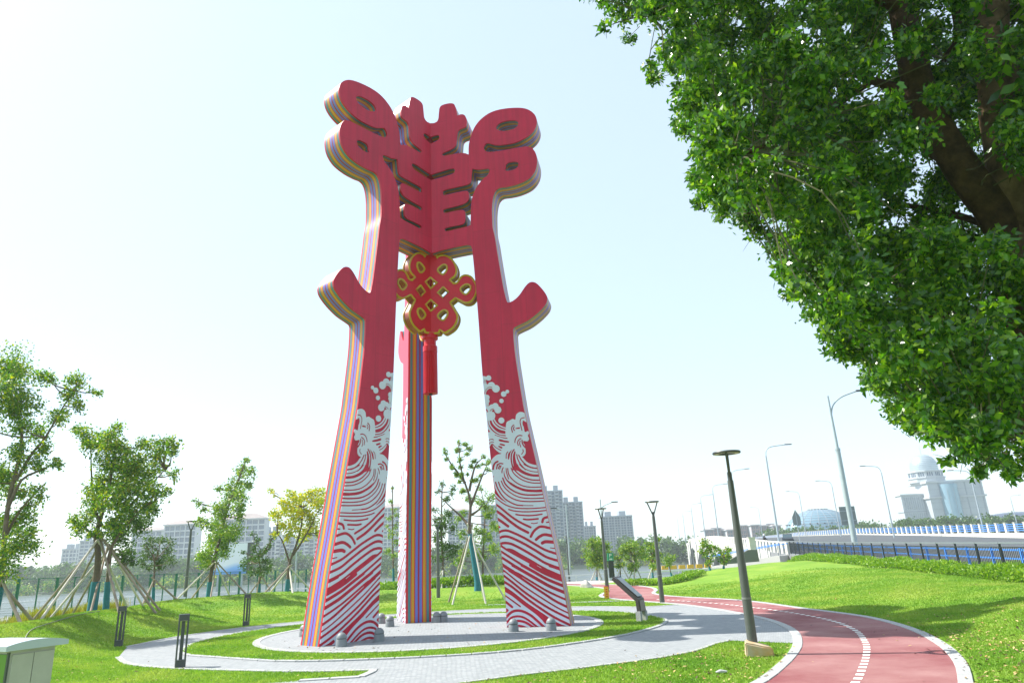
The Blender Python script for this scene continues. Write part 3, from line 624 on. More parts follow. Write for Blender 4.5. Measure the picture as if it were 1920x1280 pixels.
# ---- the knot hanging under the fold
TK = 0.30; rk = TK / 2 / math.tan(R_(60))
kn_px = smooth_open([
    (Z2([(918, 178), (945, 174), (954, 190), (957, 216)]), 1),
    (Z2([(966, 205), (1000, 195), (1045, 207), (1085, 248), (1104, 305), (1092, 348), (1052, 378)]), 1),
    (Z2([(1084, 408), (1112, 398), (1140, 357), (1175, 344), (1214, 358), (1240, 395), (1253, 430), (1250, 480), (1218, 535), (1172, 550), (1130, 532), (1096, 514)]), 1),
    (Z2([(1056, 548), (1082, 592), (1108, 640), (1106, 685), (1080, 732), (1040, 762), (1012, 774), (980, 752)]), 1),
    (Z2([(968, 776), (940, 779), (918, 778)]), 1)])
ko = [face_point(p[0], p[1], TK) for p in kn_px]; ko[0] = (rk, ko[0][1]); ko[-1] = (rk, ko[-1][1]); ko = clean([(max(r, rk), z) for r, z in ko])
def kpx(pts, sm): return clean([face_point(p[0], p[1], TK) for p in (catmull(Z2(pts), 3, closed=True) if sm else Z2(pts))])
kh = [kpx([(1003, 432), (1044, 470), (1003, 513), (962, 474)], 0), kpx([(962, 305), (998, 268), (1026, 270), (1030, 304), (1000, 338)], 1), kpx([(1132, 450), (1168, 414), (1202, 418), (1208, 450), (1172, 488)], 1), kpx([(962, 648), (1000, 607), (1032, 612), (1034, 644), (1002, 682)], 1)]
def notch(t_, m_, b_):
    q = [face_point(*Z2([p])[0], TK) for p in (t_, m_, b_)]; q[0] = (rk, q[0][1]); q[2] = (rk, q[2][1]); return q
n1 = notch((915, 360), (958, 400), (915, 443)); n2 = notch((915, 527), (960, 570), (915, 612))
kfull = ko + n2[::-1] + n1[::-1]
knot_red = mat('knot_red_paint', (0.60, 0.006, 0.020), rough=0.34, spec=0.3, coat=0.08, var=0.08, vscale=2)
knot_edge = stripes('knot_edge_paint', [(0, (.38,.25,.02)), (.10, (.36, .010, .018)), (.34, (.34,.24,.03)), (.40, (.36, .010, .018)), (.60, (.34,.24,.03)), (.66, (.36, .010, .018)), (.90, (.38,.25,.02))], axis=1, scale=1 / TK)
gold = mat('mustard_gold_paint', (0.52, 0.36, 0.012), rough=0.35, coat=0.3, var=0.1)
knot = thing('chinese_knot_ornament', 'red endless knot ornament with mustard rims hanging under the sculpture crown', 'ornament', AX)
kn_me = MB().plate(kfull, kh, -TK / 2, TK / 2, 0, 1).mesh('knot_panel', [knot_red, knot_edge], smooth=35)
rim = MB()
def rim_loop(pts, closed):
    for sy in (-1, 1):
        P3 = [(p[0], sy * (TK / 2), p[1]) for p in pts]
        if closed: P3 = P3 + [P3[0]]
        rim.tube(P3, 0.036, 6, 0, cap=not closed)
rim_loop(ko, False)
for h in kh: rim_loop(h, True)
rim_loop(n1, False); rim_loop(n2, False)
rim_me = rim.mesh('knot_rim', [gold], smooth=50)
kc = MB()
ktop, kbot = ko[0][1], ko[-1][1]
for z0, z1 in ((kbot, n2[2][1]), (n2[0][1], n1[2][1]), (n1[0][1], ktop)):
    rr = TK / 2 / math.sin(R_(60)) - 0.003
    vs = [(rr * math.cos(PH + R_(60 + 120 * k)), rr * math.sin(PH + R_(60 + 120 * k)), z) for z in (z0, z1) for k in range(3)]
    kc.add(vs, [(2, 1, 0), (3, 4, 5), (0, 1, 4, 3), (1, 2, 5, 4), (2, 0, 3, 5)])
kc.build('knot_core', [knot_red], knot)['kind'] = 'stuff'
for k in range(3):
    w = link('knot_panel', kn_me, knot); w.rotation_euler = (0, 0, PH + R_(120 * k)); link('knot_rim', rim_me, w)
zk = kbot
t_rim = MB().lathe([(0.10, zk + .02), (.27, zk), (.27, zk - .16), (.22, zk - .2)], 24)
t_rim.build('tassel_cap', [knot_red], knot, smooth=30)
zs = lambda py: float(at(809 + (py - 625) * 0.012, py, AX[1])[2])
z_a, z_b, z_c, z_d = zs(635), zs(650), zs(660), zs(738)
MB().lathe([(.20, z_a + .2), (.20, z_b + .01)], 20).build('tassel_neck', [knot_red], knot, smooth=30)
MB().lathe([(.20, z_b + .03), (.245, z_b), (.245, z_c), (.215, z_c - .02)], 24).build('tassel_ring', [knot_red], knot, smooth=30)
fl = MB(); prof = []
nn = 72; vs = []; 
for z in (z_c - .01, z_d):
    for i in range(nn):
        a_ = 2 * math.pi * i / nn; r = 0.222 + (0.014 if i % 3 else -0.012); vs.append((r * math.cos(a_), r * math.sin(a_), z))
fl.add(vs, [(i, (i + 1) % nn, nn + (i + 1) % nn, nn + i)[::-1] for i in range(nn)] + [tuple(range(nn)), tuple(range(2 * nn - 1, nn - 1, -1))])
fl.build('tassel_fringe', [knot_red], knot)
MB().lathe([(.06, z_d + .01), (.07, z_d - .03), (.03, z_d - .05)], 12).build('tassel_light', [mat('dark_metal_small', (.03, .03, .03))], knot)
# ============================================================ PARK FURNITURE
def march(x, y, zfun=tz, tmax=200):
    d = ray(x, y); last = None
    for k in range(60, 4000):
        t = k * .05 * (1 + k / 1500); p = EYE + d * t
        if p[2] < zfun(p[0], p[1]): return (p[0], p[1], zfun(p[0], p[1]))
    return tuple(p)
dark_metal = mat('charcoal_painted_metal', (.062, .070, .074), rough=.45, spec=.5, var=.1)
grey_pole = mat('grey_green_pole_paint', (.085, .095, .09), rough=.38, coat=.2)
galv = mat('galvanised_pale_steel', (.36, .42, .46), rough=.4, metal=.2, var=.08)
blue_paint = mat('bright_blue_rail_paint', (.06, .25, .72), rough=.45, var=.06)
lens = mat('lamp_diffuser', (.55, .52, .45), rough=.5)
# bollard lights
def bollard():
    t = thing('bollard_light', '', 'bollard light', (0, 0, 0))
    MB().box((0, .055, .555), (.07, .02, .85)).build('rear_upright', dark_metal, t)
    MB().box((0, 0, .08), (.21, .17, .20)).build('base', dark_metal, t)
    MB().box((0, 0, 1.04), (.21, .17, .12)).box((0, 0, 1.103), (.20, .155, .01)).build('cap', dark_metal, t)
    MB().box((0, 0, .975), (.16, .09, .012)).build('lamp_glass', lens, t)
    p = MB().box((0, 0, .555), (.028, .028, .85)).mesh('upright', dark_metal)
    for sx in (-1, 1):
        for sy in (-1, 1): link('upright', p, t, (sx * .09, sy * .07, 0))
    return t
bp_ = bollard()
for i, (x, y, rz, lb) in enumerate([(222, 1211, .35, 'charcoal frame bollard light on the grass bank left of the paved path end'), (337, 1252, .5, 'nearest charcoal frame bollard light standing on the edge of the paved path'), (461, 1173, .2, 'farthest bollard light, on the lawn by the upper curve of the paved path')]):
    b_ = bp_ if i == 0 else copy_tree(bp_); p = march(x, y); b_.location = (p[0], p[1], p[2] - .01); b_.rotation_euler = (0, 0, rz)
    tag(b_, lb, 'bollard light', 'bollard lights round the plaza')
# ring-headed park lamps
LAMP_H = 3.80
def park_lamp(H=LAMP_H):
    t = thing('park_lamp', '', 'lamp')
    MB().lathe([(.098, 0), (.092, 0.5), (.088, 1.02)], 18).build('lower_pole', grey_pole, t, smooth=30)
    MB().lathe([(.085, 1.02), (.060, H - .55)], 18).build('pole', grey_pole, t, smooth=30)
    MB().lathe([(.092, 1.0), (.092, 1.035)], 18).build('collar', mat('collar_band', (.2, .21, .2), rough=.4), t, smooth=30)
    MB().lathe([(.048, H - .55), (.045, H - .38)], 12).build('neck', dark_metal, t, smooth=30)
    for s in (-1, 1):
        MB().bar((s * .02, 0, H - .50), (s * .235, 0, H + .0), .05, .03).build('arm', dark_metal, t)
    mb = MB(); n = 40; prof = [(.15, .0), (.27, -.012), (.285, .012), (.27, .035), (.15, .035)]; vs = [(r * math.cos(2 * math.pi * k / n), r * math.sin(2 * math.pi * k / n), H + z) for r, z in prof for k in range(n)]; fs = []
    for i in range(5):
        for k in range(n): fs.append((i * n + k, i * n + (k + 1) % n, ((i + 1) % 5) * n + (k + 1) % n, ((i + 1) % 5) * n + k))
    mb.add(vs, fs); hd = mb.build('ring_head', dark_metal, t, smooth=40)
    mb = MB(); vs = [(r * math.cos(2 * math.pi * k / n), r * math.sin(2 * math.pi * k / n), H - .013 + (0 if r < .2 else 0)) for r in (.165, .255) for k in range(n)]
    mb.add(vs, [(k, (k + 1) % n, n + (k + 1) % n, n + k)[::-1] for k in range(n)]); mb.build('diffuser', lens, hd)
    return t
lp = park_lamp()
lamps = [((4.28, 14.2, 0), 1.25, 'nearest park lamp, grey pole with ring head behind the flat boulder by the cycle path'),
         (tuple(gnd(1242, 1130)), .35, 'park lamp where the paved path meets the cycle path, beyond the sloping information board'),
         (tuple(at(1139, 1109, 34.5)), .9, 'park lamp standing beside the small yellow post on the far lawn'),
         (tuple(at(347, 1118, 38.0)), -.2, 'park lamp behind the left lawn bank between staked trees'),
         (tuple(at(822, 1120, 36.5)), 0.6, 'park lamp just right of the rear leg of the sculpture'),
         (tuple(at(1300, 1070, 88)), .1, 'distant park lamp in front of the white bridge'),
         (tuple(at(1068, 1094, 62)), 1.2, 'distant park lamp by the river railing right of the sculpture')]
for i, (p, rz, lb) in enumerate(lamps):
    l = lp if i == 0 else copy_tree(lp); l.location = tuple(float(v) for v in p); l.rotation_euler = (0, 0, rz); tag(l, lb, 'lamp', 'park lamps with ring heads')
# riverside street lights, plain slim poles
def slim_light(H, arm):
    t = thing('street_light', '', 'street light')
    MB().tube([(0, 0, 0), (0, 0, H)], [.07, .045], 10).build('pole', galv, t, smooth=40)
    MB().tube([(0, 0, H * .88), (arm * .4, 0, H * .92), (arm, 0, H * .95)], .03, 8).build('arm', galv, t, smooth=40)
    MB().box((arm * 1.25, 0, H * .955), (.5, .2, .08)).build('lamp_head', dark_metal, t)
    return t
for x, y, top, arm, lb in [(1070, 1076, 945, -.8, 'slim pale street light by the river right of the sculpture leg'), (1137, 1080, 935, .9, 'tall slim street light above the park lamp beside the yellow post'), (553, 1104, 1010, .6, 'slim street light seen through the yellow leaved tree')]:
    p = at(x, y, 56); q = at(x, top, 56); l = slim_light((q[2] - p[2]) * 1.0, arm); l.location = tuple(float(v) for v in p); tag(l, lb, 'street light', 'riverside street lights')
# in-ground spotlights
def uplight():
    t = thing('spotlight', '', 'spotlight')
    gm = mat('grey_cast_metal', (.20, .22, .235), rough=.5, var=.1)
    MB().lathe([(.165, 0), (.16, .05), (.15, .18), (.14, .2)], 20).build('base', gm, t, smooth=30)
    MB().lathe([(.135, .195), (.135, .225)], 20).build('gap_ring', dark_metal, t, smooth=30)
    MB().lathe([(.15, .222), (.148, .25), (.12, .31), (.075, .355), (.03, .37)], 20).build('dome', gm, t, smooth=30)
    return t
ul = uplight()
ups = [(640, 1211, 'front spotlight before the left leg of the sculpture, nearest the rainbow edge'), (711, 1201, 'spotlight at the inner corner of the left sculpture leg'), (731, 1174, 'front one of two spotlights between the left leg and the rear leg'), (715, 1168, 'rear one of two spotlights between the left leg and the rear leg'), (963, 1183, 'left spotlight in front of the right leg of the sculpture'), (1034, 1181, 'right spotlight in front of the right leg of the sculpture'), (819, 1166, 'left one of two spotlights beside the rear leg'), (832, 1165, 'right one of two spotlights beside the rear leg'), (570, 1192, 'spotlight half hidden behind the rainbow edge of the left leg')]
for i, (x, y, lb) in enumerate(ups):
    u = ul if i == 0 else copy_tree(ul); p = gnd(x, y, .045); u.location = tuple(float(v) for v in p); u.location.z = .042; u.scale = (.88, .88, .88); u.rotation_euler = (0, 0, i * .7); tag(u, lb, 'spotlight', 'spotlights at the sculpture legs')
# boulders
def boulder(name, label, loc, size, rz, m, seed, cut=.35):
    r = random.Random(seed); bm = bmesh.new(); bmesh.ops.create_icosphere(bm, subdivisions=4, radius=1)
    for k in range(9):
        n = Vector((r.uniform(-1, 1), r.uniform(-1, 1), r.uniform(-.3, 1))).normalized(); dd = r.uniform(.55, .8)
        for v in bm.verts:
            e = v.co.dot(n) - dd
            if e > 0: v.co -= n * e * .95
    for v in bm.verts: v.co += v.co.normalized() * noise.noise(v.co * 2.6 + Vector((seed, 0, 0))) * .05
    for v in bm.verts: v.co = Vector((v.co.x * size[0], v.co.y * size[1], (v.co.z + cut) * size[2]))
    me = bpy.data.meshes.new(name); bm.to_mesh(me); bm.free(); me.materials.append(m); me.shade_smooth(); me.set_sharp_from_angle(angle=R_(28))
    o = link(name, me, None, loc); o.rotation_euler = (0, 0, rz); return tag(o, label, 'boulder')
st1 = mat('ochre_stained_stone', (.50, .44, .34), rough=.85, col2=(.55, .34, .13), vscale=2.6, bump=.5, bscale=18)
st2 = mat('grey_white_boulder_stone', (.36, .34, .31), rough=.85, col2=(.55, .53, .50), vscale=2.2, bump=.6, bscale=8)
sb = MB()      # flat, squared block by the lamp
P_ = [(-.30, -.13, 0), (.20, -.20, 0), (.25, .16, 0), (-.26, .16, 0), (-.31, -.13, .27), (.17, -.21, .17), (.24, .13, .17), (-.22, .15, .31)]
bm = bmesh.new(); vv = [bm.verts.new(p) for p in P_]
for f in [(3, 2, 1, 0), (4, 5, 6, 7), (0, 1, 5, 4), (1, 2, 6, 5), (2, 3, 7, 6), (3, 0, 4, 7)]: bm.faces.new([vv[i] for i in f])
bmesh.ops.bevel(bm, geom=bm.edges[:], offset=.025, segments=2, affect='EDGES'); bmesh.ops.triangulate(bm, faces=bm.faces[:]); bmesh.ops.subdivide_edges(bm, edges=bm.edges[:], cuts=2, use_grid_fill=True)
for v in bm.verts: v.co += Vector((noise.noise(v.co * 9), noise.noise(v.co * 9 + Vector((5, 0, 0))), noise.noise(v.co * 8 + Vector((0, 7, 0))))) * .012
me = bpy.data.meshes.new('boulder'); bm.to_mesh(me); bm.free(); me.materials.append(st1); me.shade_smooth(); me.set_sharp_from_angle(angle=R_(30))
p = gnd(1427, 1229); o = link('boulder', me, None, (p[0], p[1], -.01)); tag(o, 'flat squared pale boulder with ochre stained top at the foot of the nearest lamp', 'boulder')
p = at(1101, 1100, 43); boulder('boulder', 'large rough grey white boulder on the far lawn left of the cycle path', (p[0], p[1], p[2] - .15), (.42, .4, .42), .4, st2, 5)
p = gnd(1353, 1262); so = boulder('stepping_stone', 'small flat white slab lying on the leaf strewn lawn near the cycle path', (p[0], p[1], 0.03), (.10, .07, .03), 0, kerb_m, 9, .2); so['category'] = 'stone'
# sloping information board
ib = thing('information_board', 'bent charcoal information board on two white stone feet by the lawn ring', 'sign', gnd(1203, 1163, .03), R_(-36))
def slab(mb, prof, w, th, m=0):
    # prof: centre line in x,z ; width along y
    L_ = []
    for i, (x, z) in enumerate(prof):
        a_ = Vector(prof[max(i - 1, 0)]); b_ = Vector(prof[min(i + 1, len(prof) - 1)]); d = (b_ - a_).normalized(); nn_ = Vector((d.y, -d.x)) * th / 2
        L_ += [(x - nn_.x, -w / 2, z - nn_.y), (x + nn_.x, -w / 2, z + nn_.y), (x + nn_.x, w / 2, z + nn_.y), (x - nn_.x, w / 2, z - nn_.y)]
    fs = []
    for i in range(len(prof) - 1):
        for k in range(4): fs.append((i * 4 + k, i * 4 + (k + 1) % 4, (i + 1) * 4 + (k + 1) % 4, (i + 1) * 4 + k))
    fs.append((3, 2, 1, 0)); e = (len(prof) - 1) * 4; fs.append((e, e + 1, e + 2, e + 3)); mb.add(L_, fs, m); return mb
brown = mat('dark_bronze_metal', (.05, .043, .04), rough=.4)
face_m = mat('matt_grey_information_face', (.16, .19, .21), rough=.3, var=.12, vscale=6)
slab(MB(), [(0.03, .24), (0.0, .58), (-.74, 1.19)], .38, .11).build('casing', brown, ib)
slab(MB(), [(-.02, .68), (-.66, 1.200)], .29, .012).build('display_face', face_m, ib).location = (.043, 0, -.004)
slab(MB(), [(.033, .28), (.014, .57)], .29, .012).build('lower_panel', mat('taupe_panel', (.22, .19, .17), rough=.5), ib).location = (.054, 0, 0)
for s in (-1, 1): MB().box((.02, s * .17, .13), (.15, .11, .28)).build('foot', kerb_m, ib)
# small yellow marker post with red lettering
yp = thing('marker_post', 'short yellow square marker post with red marks before a park lamp', 'post', gnd(1138, 1122))
ym = mat('marker_yellow', (.75, .42, .02), rough=.5, var=.05); rm = mat('marker_red', (.6, .03, .02), rough=.5)
MB().box((0, 0, .25), (.19, .19, .5)).build('post', ym, yp); MB().box((0, 0, .515), (.17, .17, .03), m=0).build('cap', rm, yp)
for k in range(4): MB().box((0, -.0965, .40 - k * .095), (.07, .004, .05)).build('character', rm, yp)
# green and black sign pylon
pp = at(1148, 1088, 50); py_ = thing('sign_pylon', 'black sign pylon with green top panel beside the young trees', 'sign', pp, .1)
blk = mat('black_glossy_panel', (.012, .016, .018), rough=.25); grn = mat('sign_green', (.01, .22, .11), rough=.35); wsm = mat('white_print', (.8, .8, .8), rough=.6)
MB().box((0, 0, .1), (.42, .2, .2)).build('base', galv, py_); MB().box((0, 0, .75), (.36, .16, 1.1)).build('shaft', blk, py_); tp = MB().box((0.0, 0, 1.56), (.40, .17, .52)).build('head_panel', grn, py_)
MB().box((-.06, -.087, 1.65), (.03, .004, .22)).box((0.01, -.087, 1.745), (.11, .004, .03)).box((0.01, -.087, 1.66), (.11, .004, .03)).box((.06, -.087, 1.70), (.03, .004, .10)).box((0, -.087, 1.43), (.2, .004, .03)).box((0, -.087, 1.38), (.2, .004, .025)).build('lettering', wsm, tp)
tag(tp.children[0], kind='stuff')
# stainless cabinet in the near left corner
c0 = at(21, 1219, 8.8); c1 = gnd(104, 1208, c0[2]); dv = (c1 - c0)[:2]; W_ = float(np.linalg.norm(dv)); ang = math.atan2(dv[1], dv[0])
cb = thing('utility_cabinet', 'stainless steel utility cabinet with pale lid and green end panel, near left corner', 'cabinet', (c0[0], c0[1], 0), ang)
zt_ = float(c0[2]); ss = mat('brushed_stainless', (.45, .42, .41), rough=.4, metal=.2, var=.08, vscale=3)
gp = mat('green_poster_panel', (.10, .25, .015), rough=.4, var=.05)
DP = .72
MB().box((W_ / 2, DP / 2, zt_ / 2 + .02), (W_, DP, zt_ - .04)).build('body', ss, cb)
MB().box((W_ * .26, -.012, zt_ / 2), (W_ * .465, .024, zt_ - .1)).build('door', ss, cb); d2_ = MB().box((W_ * .74, -.012, zt_ / 2), (W_ * .465, .024, zt_ - .1)).build('door', ss, cb)
MB().lathe([(.014, 0), (.014, .012)], 10).build('lock', dark_metal, d2_).matrix_local = Matrix.Translation((W_ * .55, -.025, zt_ - .48)) @ Matrix.Rotation(R_(90), 4, 'X')
MB().box((-.012, DP / 2, zt_ / 2), (.024, DP - .06, zt_ - .08)).build('green_end_panel', gp, cb)
MB().box((-.008, .018, zt_ / 2), (.03, .03, zt_ - .04)).build('corner_trim', dark_metal, cb)
txt = MB()
for r in range(6):
    txt.box((-.0265, .20, zt_ - .20 - r * .045), (.004, .05, .03)); txt.box((-.0265, .27, zt_ - .20 - r * .045), (.004, .05, .03))
tag(txt.build('printed_text', wsm, cb), kind='stuff')
lid = MB(); n = 14; vs = []
for i in range(n + 1):
    x_ = -.10 + (W_ + .22) * i / n; b_ = .045 * (1 - ((i / n) - .5) ** 2 * 4)
    for y_ in (-.07, DP + .07): vs += [(x_, y_, zt_ + .0), (x_, y_ * .98, zt_ + .055 + b_)]
fs = []
for i in range(n):
    a_ = i * 4; b2 = a_ + 4; fs += [(a_ + 1, b2 + 1, b2 + 3, a_ + 3)[::1], (a_, a_ + 2, b2 + 2, b2), (a_, b2, b2 + 1, a_ + 1), (a_ + 2, a_ + 3, b2 + 3, b2 + 2)]
fs += [(0, 1, 3, 2), (n * 4, n * 4 + 2, n * 4 + 3, n * 4 + 1)]
lid.add(vs, fs).build('lid', mat('pale_lid_metal', (.46, .50, .58), rough=.35, metal=.1), cb, smooth=30)
hp = [march(x, y) for x, y in [(44, 1208), (50, 1192), (62, 1181), (90, 1171), (125, 1160), (155, 1152), (185, 1147), (230, 1139), (270, 1134), (300, 1130)]]
tag(MB().tube(catmull([(p[0], p[1], p[2] + .03) for p in hp], 4), .014, 6).build('irrigation_hose', mat('dusty_grey_hose', (.20, .22, .15), rough=.7), smooth=60), 'thin grey irrigation hose lying over the left lawn bank', 'hose')
# ---- green mesh fence beyond the left bank
fg = mat('dark_green_fence_paint', (.008, .13, .075), rough=.5)
fxs = [-92, -22, 37, 109, 172, 231, 283, 331, 373, 413, 449.5, 483.5, 516, 545, 574]
fp = []
for x in fxs:
    Y = 1290 * 35.5 / (1300 - x); q = at(x, 1081, Y); fp.append((q[0], q[1]))
fen = thing('mesh_fence', 'dark green welded mesh fence beyond the left lawn bank', 'fence', (fp[0][0], fp[0][1], 0))
ztop = [2.08 - .025 * i for i in range(len(fp))]
for i, (x, y) in enumerate(fp):
    z0 = tz(x, y) - .1; MB().box((x, y, (z0 + ztop[i]) / 2), (.13, .08, ztop[i] - z0)).build('post', fg, fen, world=True)
    if i + 1 < len(fp):
        x2, y2 = fp[i + 1]; z1 = tz(x2, y2); mx_, my_ = (x + x2) / 2, (y + y2) / 2
        MB().box((mx_, my_, (z0 + ztop[i]) / 2), (.05, .05, ztop[i] - z0 - .02)).build('thin_post', fg, fen, world=True)
        MB().bar((x, y, ztop[i] - .02), (x2, y2, ztop[i + 1] - .02), .03, .03).build('top_rail', fg, fen, world=True)
        w_ = MB(); nv = 30; L_ = math.hypot(x2 - x, y2 - y)
        for k in range(1, nv):
            t = k / nv; xx = x + (x2 - x) * t; yy = y + (y2 - y) * t; zz_ = ztop[i] + (ztop[i + 1] - ztop[i]) * t
            w_.tube([(xx, yy, z0), (xx, yy, zz_ - .03)], .0035, 3, cap=False)
        for k in range(12):
            f_ = k / 12; w_.tube([(x, y, z0 + (ztop[i] - z0) * f_), (x2, y2, z0 + (ztop[i + 1] - z0) * f_)], .0035, 3, cap=False)
        tag(w_.build('wire_mesh', fg, fen, world=True), kind='stuff')
# ---- white river railing
rw = mat('white_railing_paint', (.62, .64, .65), rough=.5)
rl = thing('river_railing', 'long white and grey railing along the river promenade', 'railing', (-20, 60.6, -1))
rp = MB().box((0, 0, .58), (.09, .09, 1.16)).mesh('post', rw)
for k in range(46): link('post', rp, rl, (-38 + k * 1.6, 0, 0))
MB().box((0, 0, 1.20), (78, .16, .10)).build('top_rail', rw, rl)
gr_ = mat('grey_rail_bars', (.40, .41, .41), rough=.5)
for k in range(5): MB().box((0, 0, .2 + k * .18), (78, .05, .045)).build('rail', rw if k == 4 else gr_, rl)
# ---- billboard
bbp = at(430, 1078, 62); bb = thing('billboard', 'white and blue billboard standing behind the slanting tree', 'billboard', bbp, -.12)
def bbm():
    m = bpy.data.materials.new('billboard_print'); m.use_nodes = True; nt = m.node_tree; N = nt.nodes; L = nt.links; b = N['Principled BSDF']; b.inputs['Roughness'].default_value = .6
    tc = N.new('ShaderNodeTexCoord'); sp = N.new('ShaderNodeSeparateXYZ'); L.new(tc.outputs['Object'], sp.inputs[0])
    wv = N.new('ShaderNodeMath'); wv.operation = 'SINE'; m1 = N.new('ShaderNodeMath'); m1.operation = 'MULTIPLY'; m1.inputs[1].default_value = 2.2; L.new(sp.outputs[0], m1.inputs[0]); L.new(m1.outputs[0], wv.inputs[0])
    m2 = N.new('ShaderNodeMath'); m2.operation = 'MULTIPLY_ADD'; m2.inputs[1].default_value = -.14; L.new(wv.outputs[0], m2.inputs[0]); L.new(sp.outputs[2], m2.inputs[2])
    m3 = N.new('ShaderNodeMath'); m3.operation = 'MULTIPLY'; m3.inputs[1].default_value = .38; L.new(m2.outputs[0], m3.inputs[0])
    cr = N.new('ShaderNodeValToRGB'); e = cr.color_ramp.elements; e[0].position = .02; e[0].color = (.10, .25, .62, 1); e[1].position = .36; e[1].color = (.66, .72, .78, 1); q = e.new(.2); q.color = (.22, .42, .75, 1)
    L.new(m3.outputs[0], cr.inputs[0]); L.new(cr.outputs[0], b.inputs['Base Color']); return m
MB().box((0, 0, 1.35), (3.1, .1, 2.5)).build('panel', bbm(), bb)
MB().box((1.72, .1, 1.35), (.30, .5, 2.55)).build('side_frame', dark_metal, bb)
for s in (-1, 1): MB().box((s * 1.1, .1, -.2), (.12, .12, 2.2)).build('leg', galv, bb)
# ---- yellow and white barriers far off by the bridge
ba = thing('road_barrier', 'row of yellow and white plastic barriers under the bridge approach', 'barrier', at(1232, 1078, 66), 0)
byl = mat('barrier_yellow', (.8, .5, .03), rough=.5)
for k in range(7):
    MB().box((k * .78, 0, .62), (.6, .2, .34), taper=.9).build('yellow_block', byl, ba); MB().box((k * .78, 0, .2), (.74, .3, .4), taper=.85).build('white_block', rw, ba)
# ============================================================ TREES AND PLANTS
bark = mat('grey_brown_bark', (.14, .105, .08), rough=.9, var=.3, vscale=5, bump=.8, bscale=14)
wrap = mat('teal_trunk_wrap', (.02, .17, .23), rough=.8, var=.15, vscale=9, bump=.4, bscale=30)
pole_w = mat('weathered_stake_wood', (.30, .25, .20), rough=.85, var=.2, vscale=3)
pole_l = mat('pale_stake_wood', (.55, .52, .47), rough=.8, var=.12, vscale=3)
def leaf_mat(name, cols, trans=.35, rough=.45, spec=.5):
    return mat(name, cols[0], rough=rough, spec=spec, trans=trans, island=[(i / max(1, len(cols) - 1) * .98, c) for i, c in enumerate(cols)])
LM = {'green': leaf_mat('green_leaves', [(.030, .10, .008), (.065, .18, .010), (.12, .26, .014), (.24, .36, .018), (.38, .37, .016)]),
      'dark': leaf_mat('dark_green_leaves', [(.022, .065, .012), (.040, .10, .016), (.065, .14, .02), (.09, .16, .03)]),
      'yellow': leaf_mat('yellow_green_leaves', [(.18, .30, .014), (.34, .42, .014), (.52, .48, .014), (.56, .42, .012)]),
      'light': leaf_mat('pale_green_leaves', [(.055, .14, .014), (.11, .23, .02), (.19, .31, .035), (.32, .37, .04)]),
      'olive': leaf_mat('olive_leaves', [(.04, .085, .03), (.065, .12, .04), (.09, .15, .05)]),
      'hedge': leaf_mat('hedge_leaves', [(.09, .21, .01), (.16, .30, .014), (.25, .38, .02)]),
      'camphor': leaf_mat('camphor_leaves', [(.018, .070, .006), (.032, .115, .008), (.058, .17, .010), (.11, .25, .012), (.22, .35, .02)], trans=.42, rough=.24, spec=.7),
      'grasses': leaf_mat('golden_grass_blades', [(.16, .20, .02), (.26, .27, .03), (.32, .27, .05)])}
def leaves(cent, rad, per, size, rs, sub=7, spread=.30, droop=.3, aspect=.5):
    # sub-clustered leaf quads round every clump centre
    out = []
    for c, r, n in zip(cent, rad, per):
        n = int(n)
        if n < 1: continue
        k = max(2, int(sub)); d = rs.normal(size=(k, 3)); d /= np.linalg.norm(d, axis=1)[:, None]; sc = d * (r * rs.uniform(.25, .95, (k, 1)))
        pick = rs.randint(0, k, n); p = sc[pick] + rs.normal(size=(n, 3)) * r * spread
        out.append(np.asarray(c) + p * np.array([1, 1, .9]))
    P = np.concatenate(out); n = len(P)
    t = rs.normal(size=(n, 3)); t[:, 2] -= droop; t /= np.linalg.norm(t, axis=1)[:, None]
    q = rs.normal(size=(n, 3)); q[:, 2] *= .6; s_ = np.cross(t, q); s_ /= np.linalg.norm(s_, axis=1)[:, None] + 1e-9; nrm = np.cross(s_, t)
    L_ = size * rs.uniform(.6, 1.25, (n, 1)); W = L_ * aspect * rs.uniform(.8, 1.2, (n, 1)) * .5
    a0 = P; tip = P + t * L_; m1 = P + t * L_ * .45 + s_ * W + nrm * L_ * .07; m2 = P + t * L_ * .45 - s_ * W + nrm * L_ * .07
    return np.stack([a0, m1, tip, m2], 1).reshape(-1, 3)
def staked(base, top, zg, n, label, mats_, rr=1.6, rad=.055, ph=0.3, group='wooden tree supports'):
    t = thing('tree_support', label, 'tree support', base, 0, group)
    for k in range(n):
        a_ = ph + 2 * math.pi * k / n + rnd.uniform(-.2, .2); e = (base[0] + rr * math.cos(a_), base[1] + rr * math.sin(a_)); z = tz(*e) - .1
        MB().tube([(e[0], e[1], z), (top[0] + rnd.uniform(-.1, .1) - .12 * math.cos(a_), top[1] - .12 * math.sin(a_), top[2] + rnd.uniform(-.1, .25))], [rad, rad * .8], 8).build('stake', mats_[k % len(mats_)], t, smooth=50, world=True)
    return t
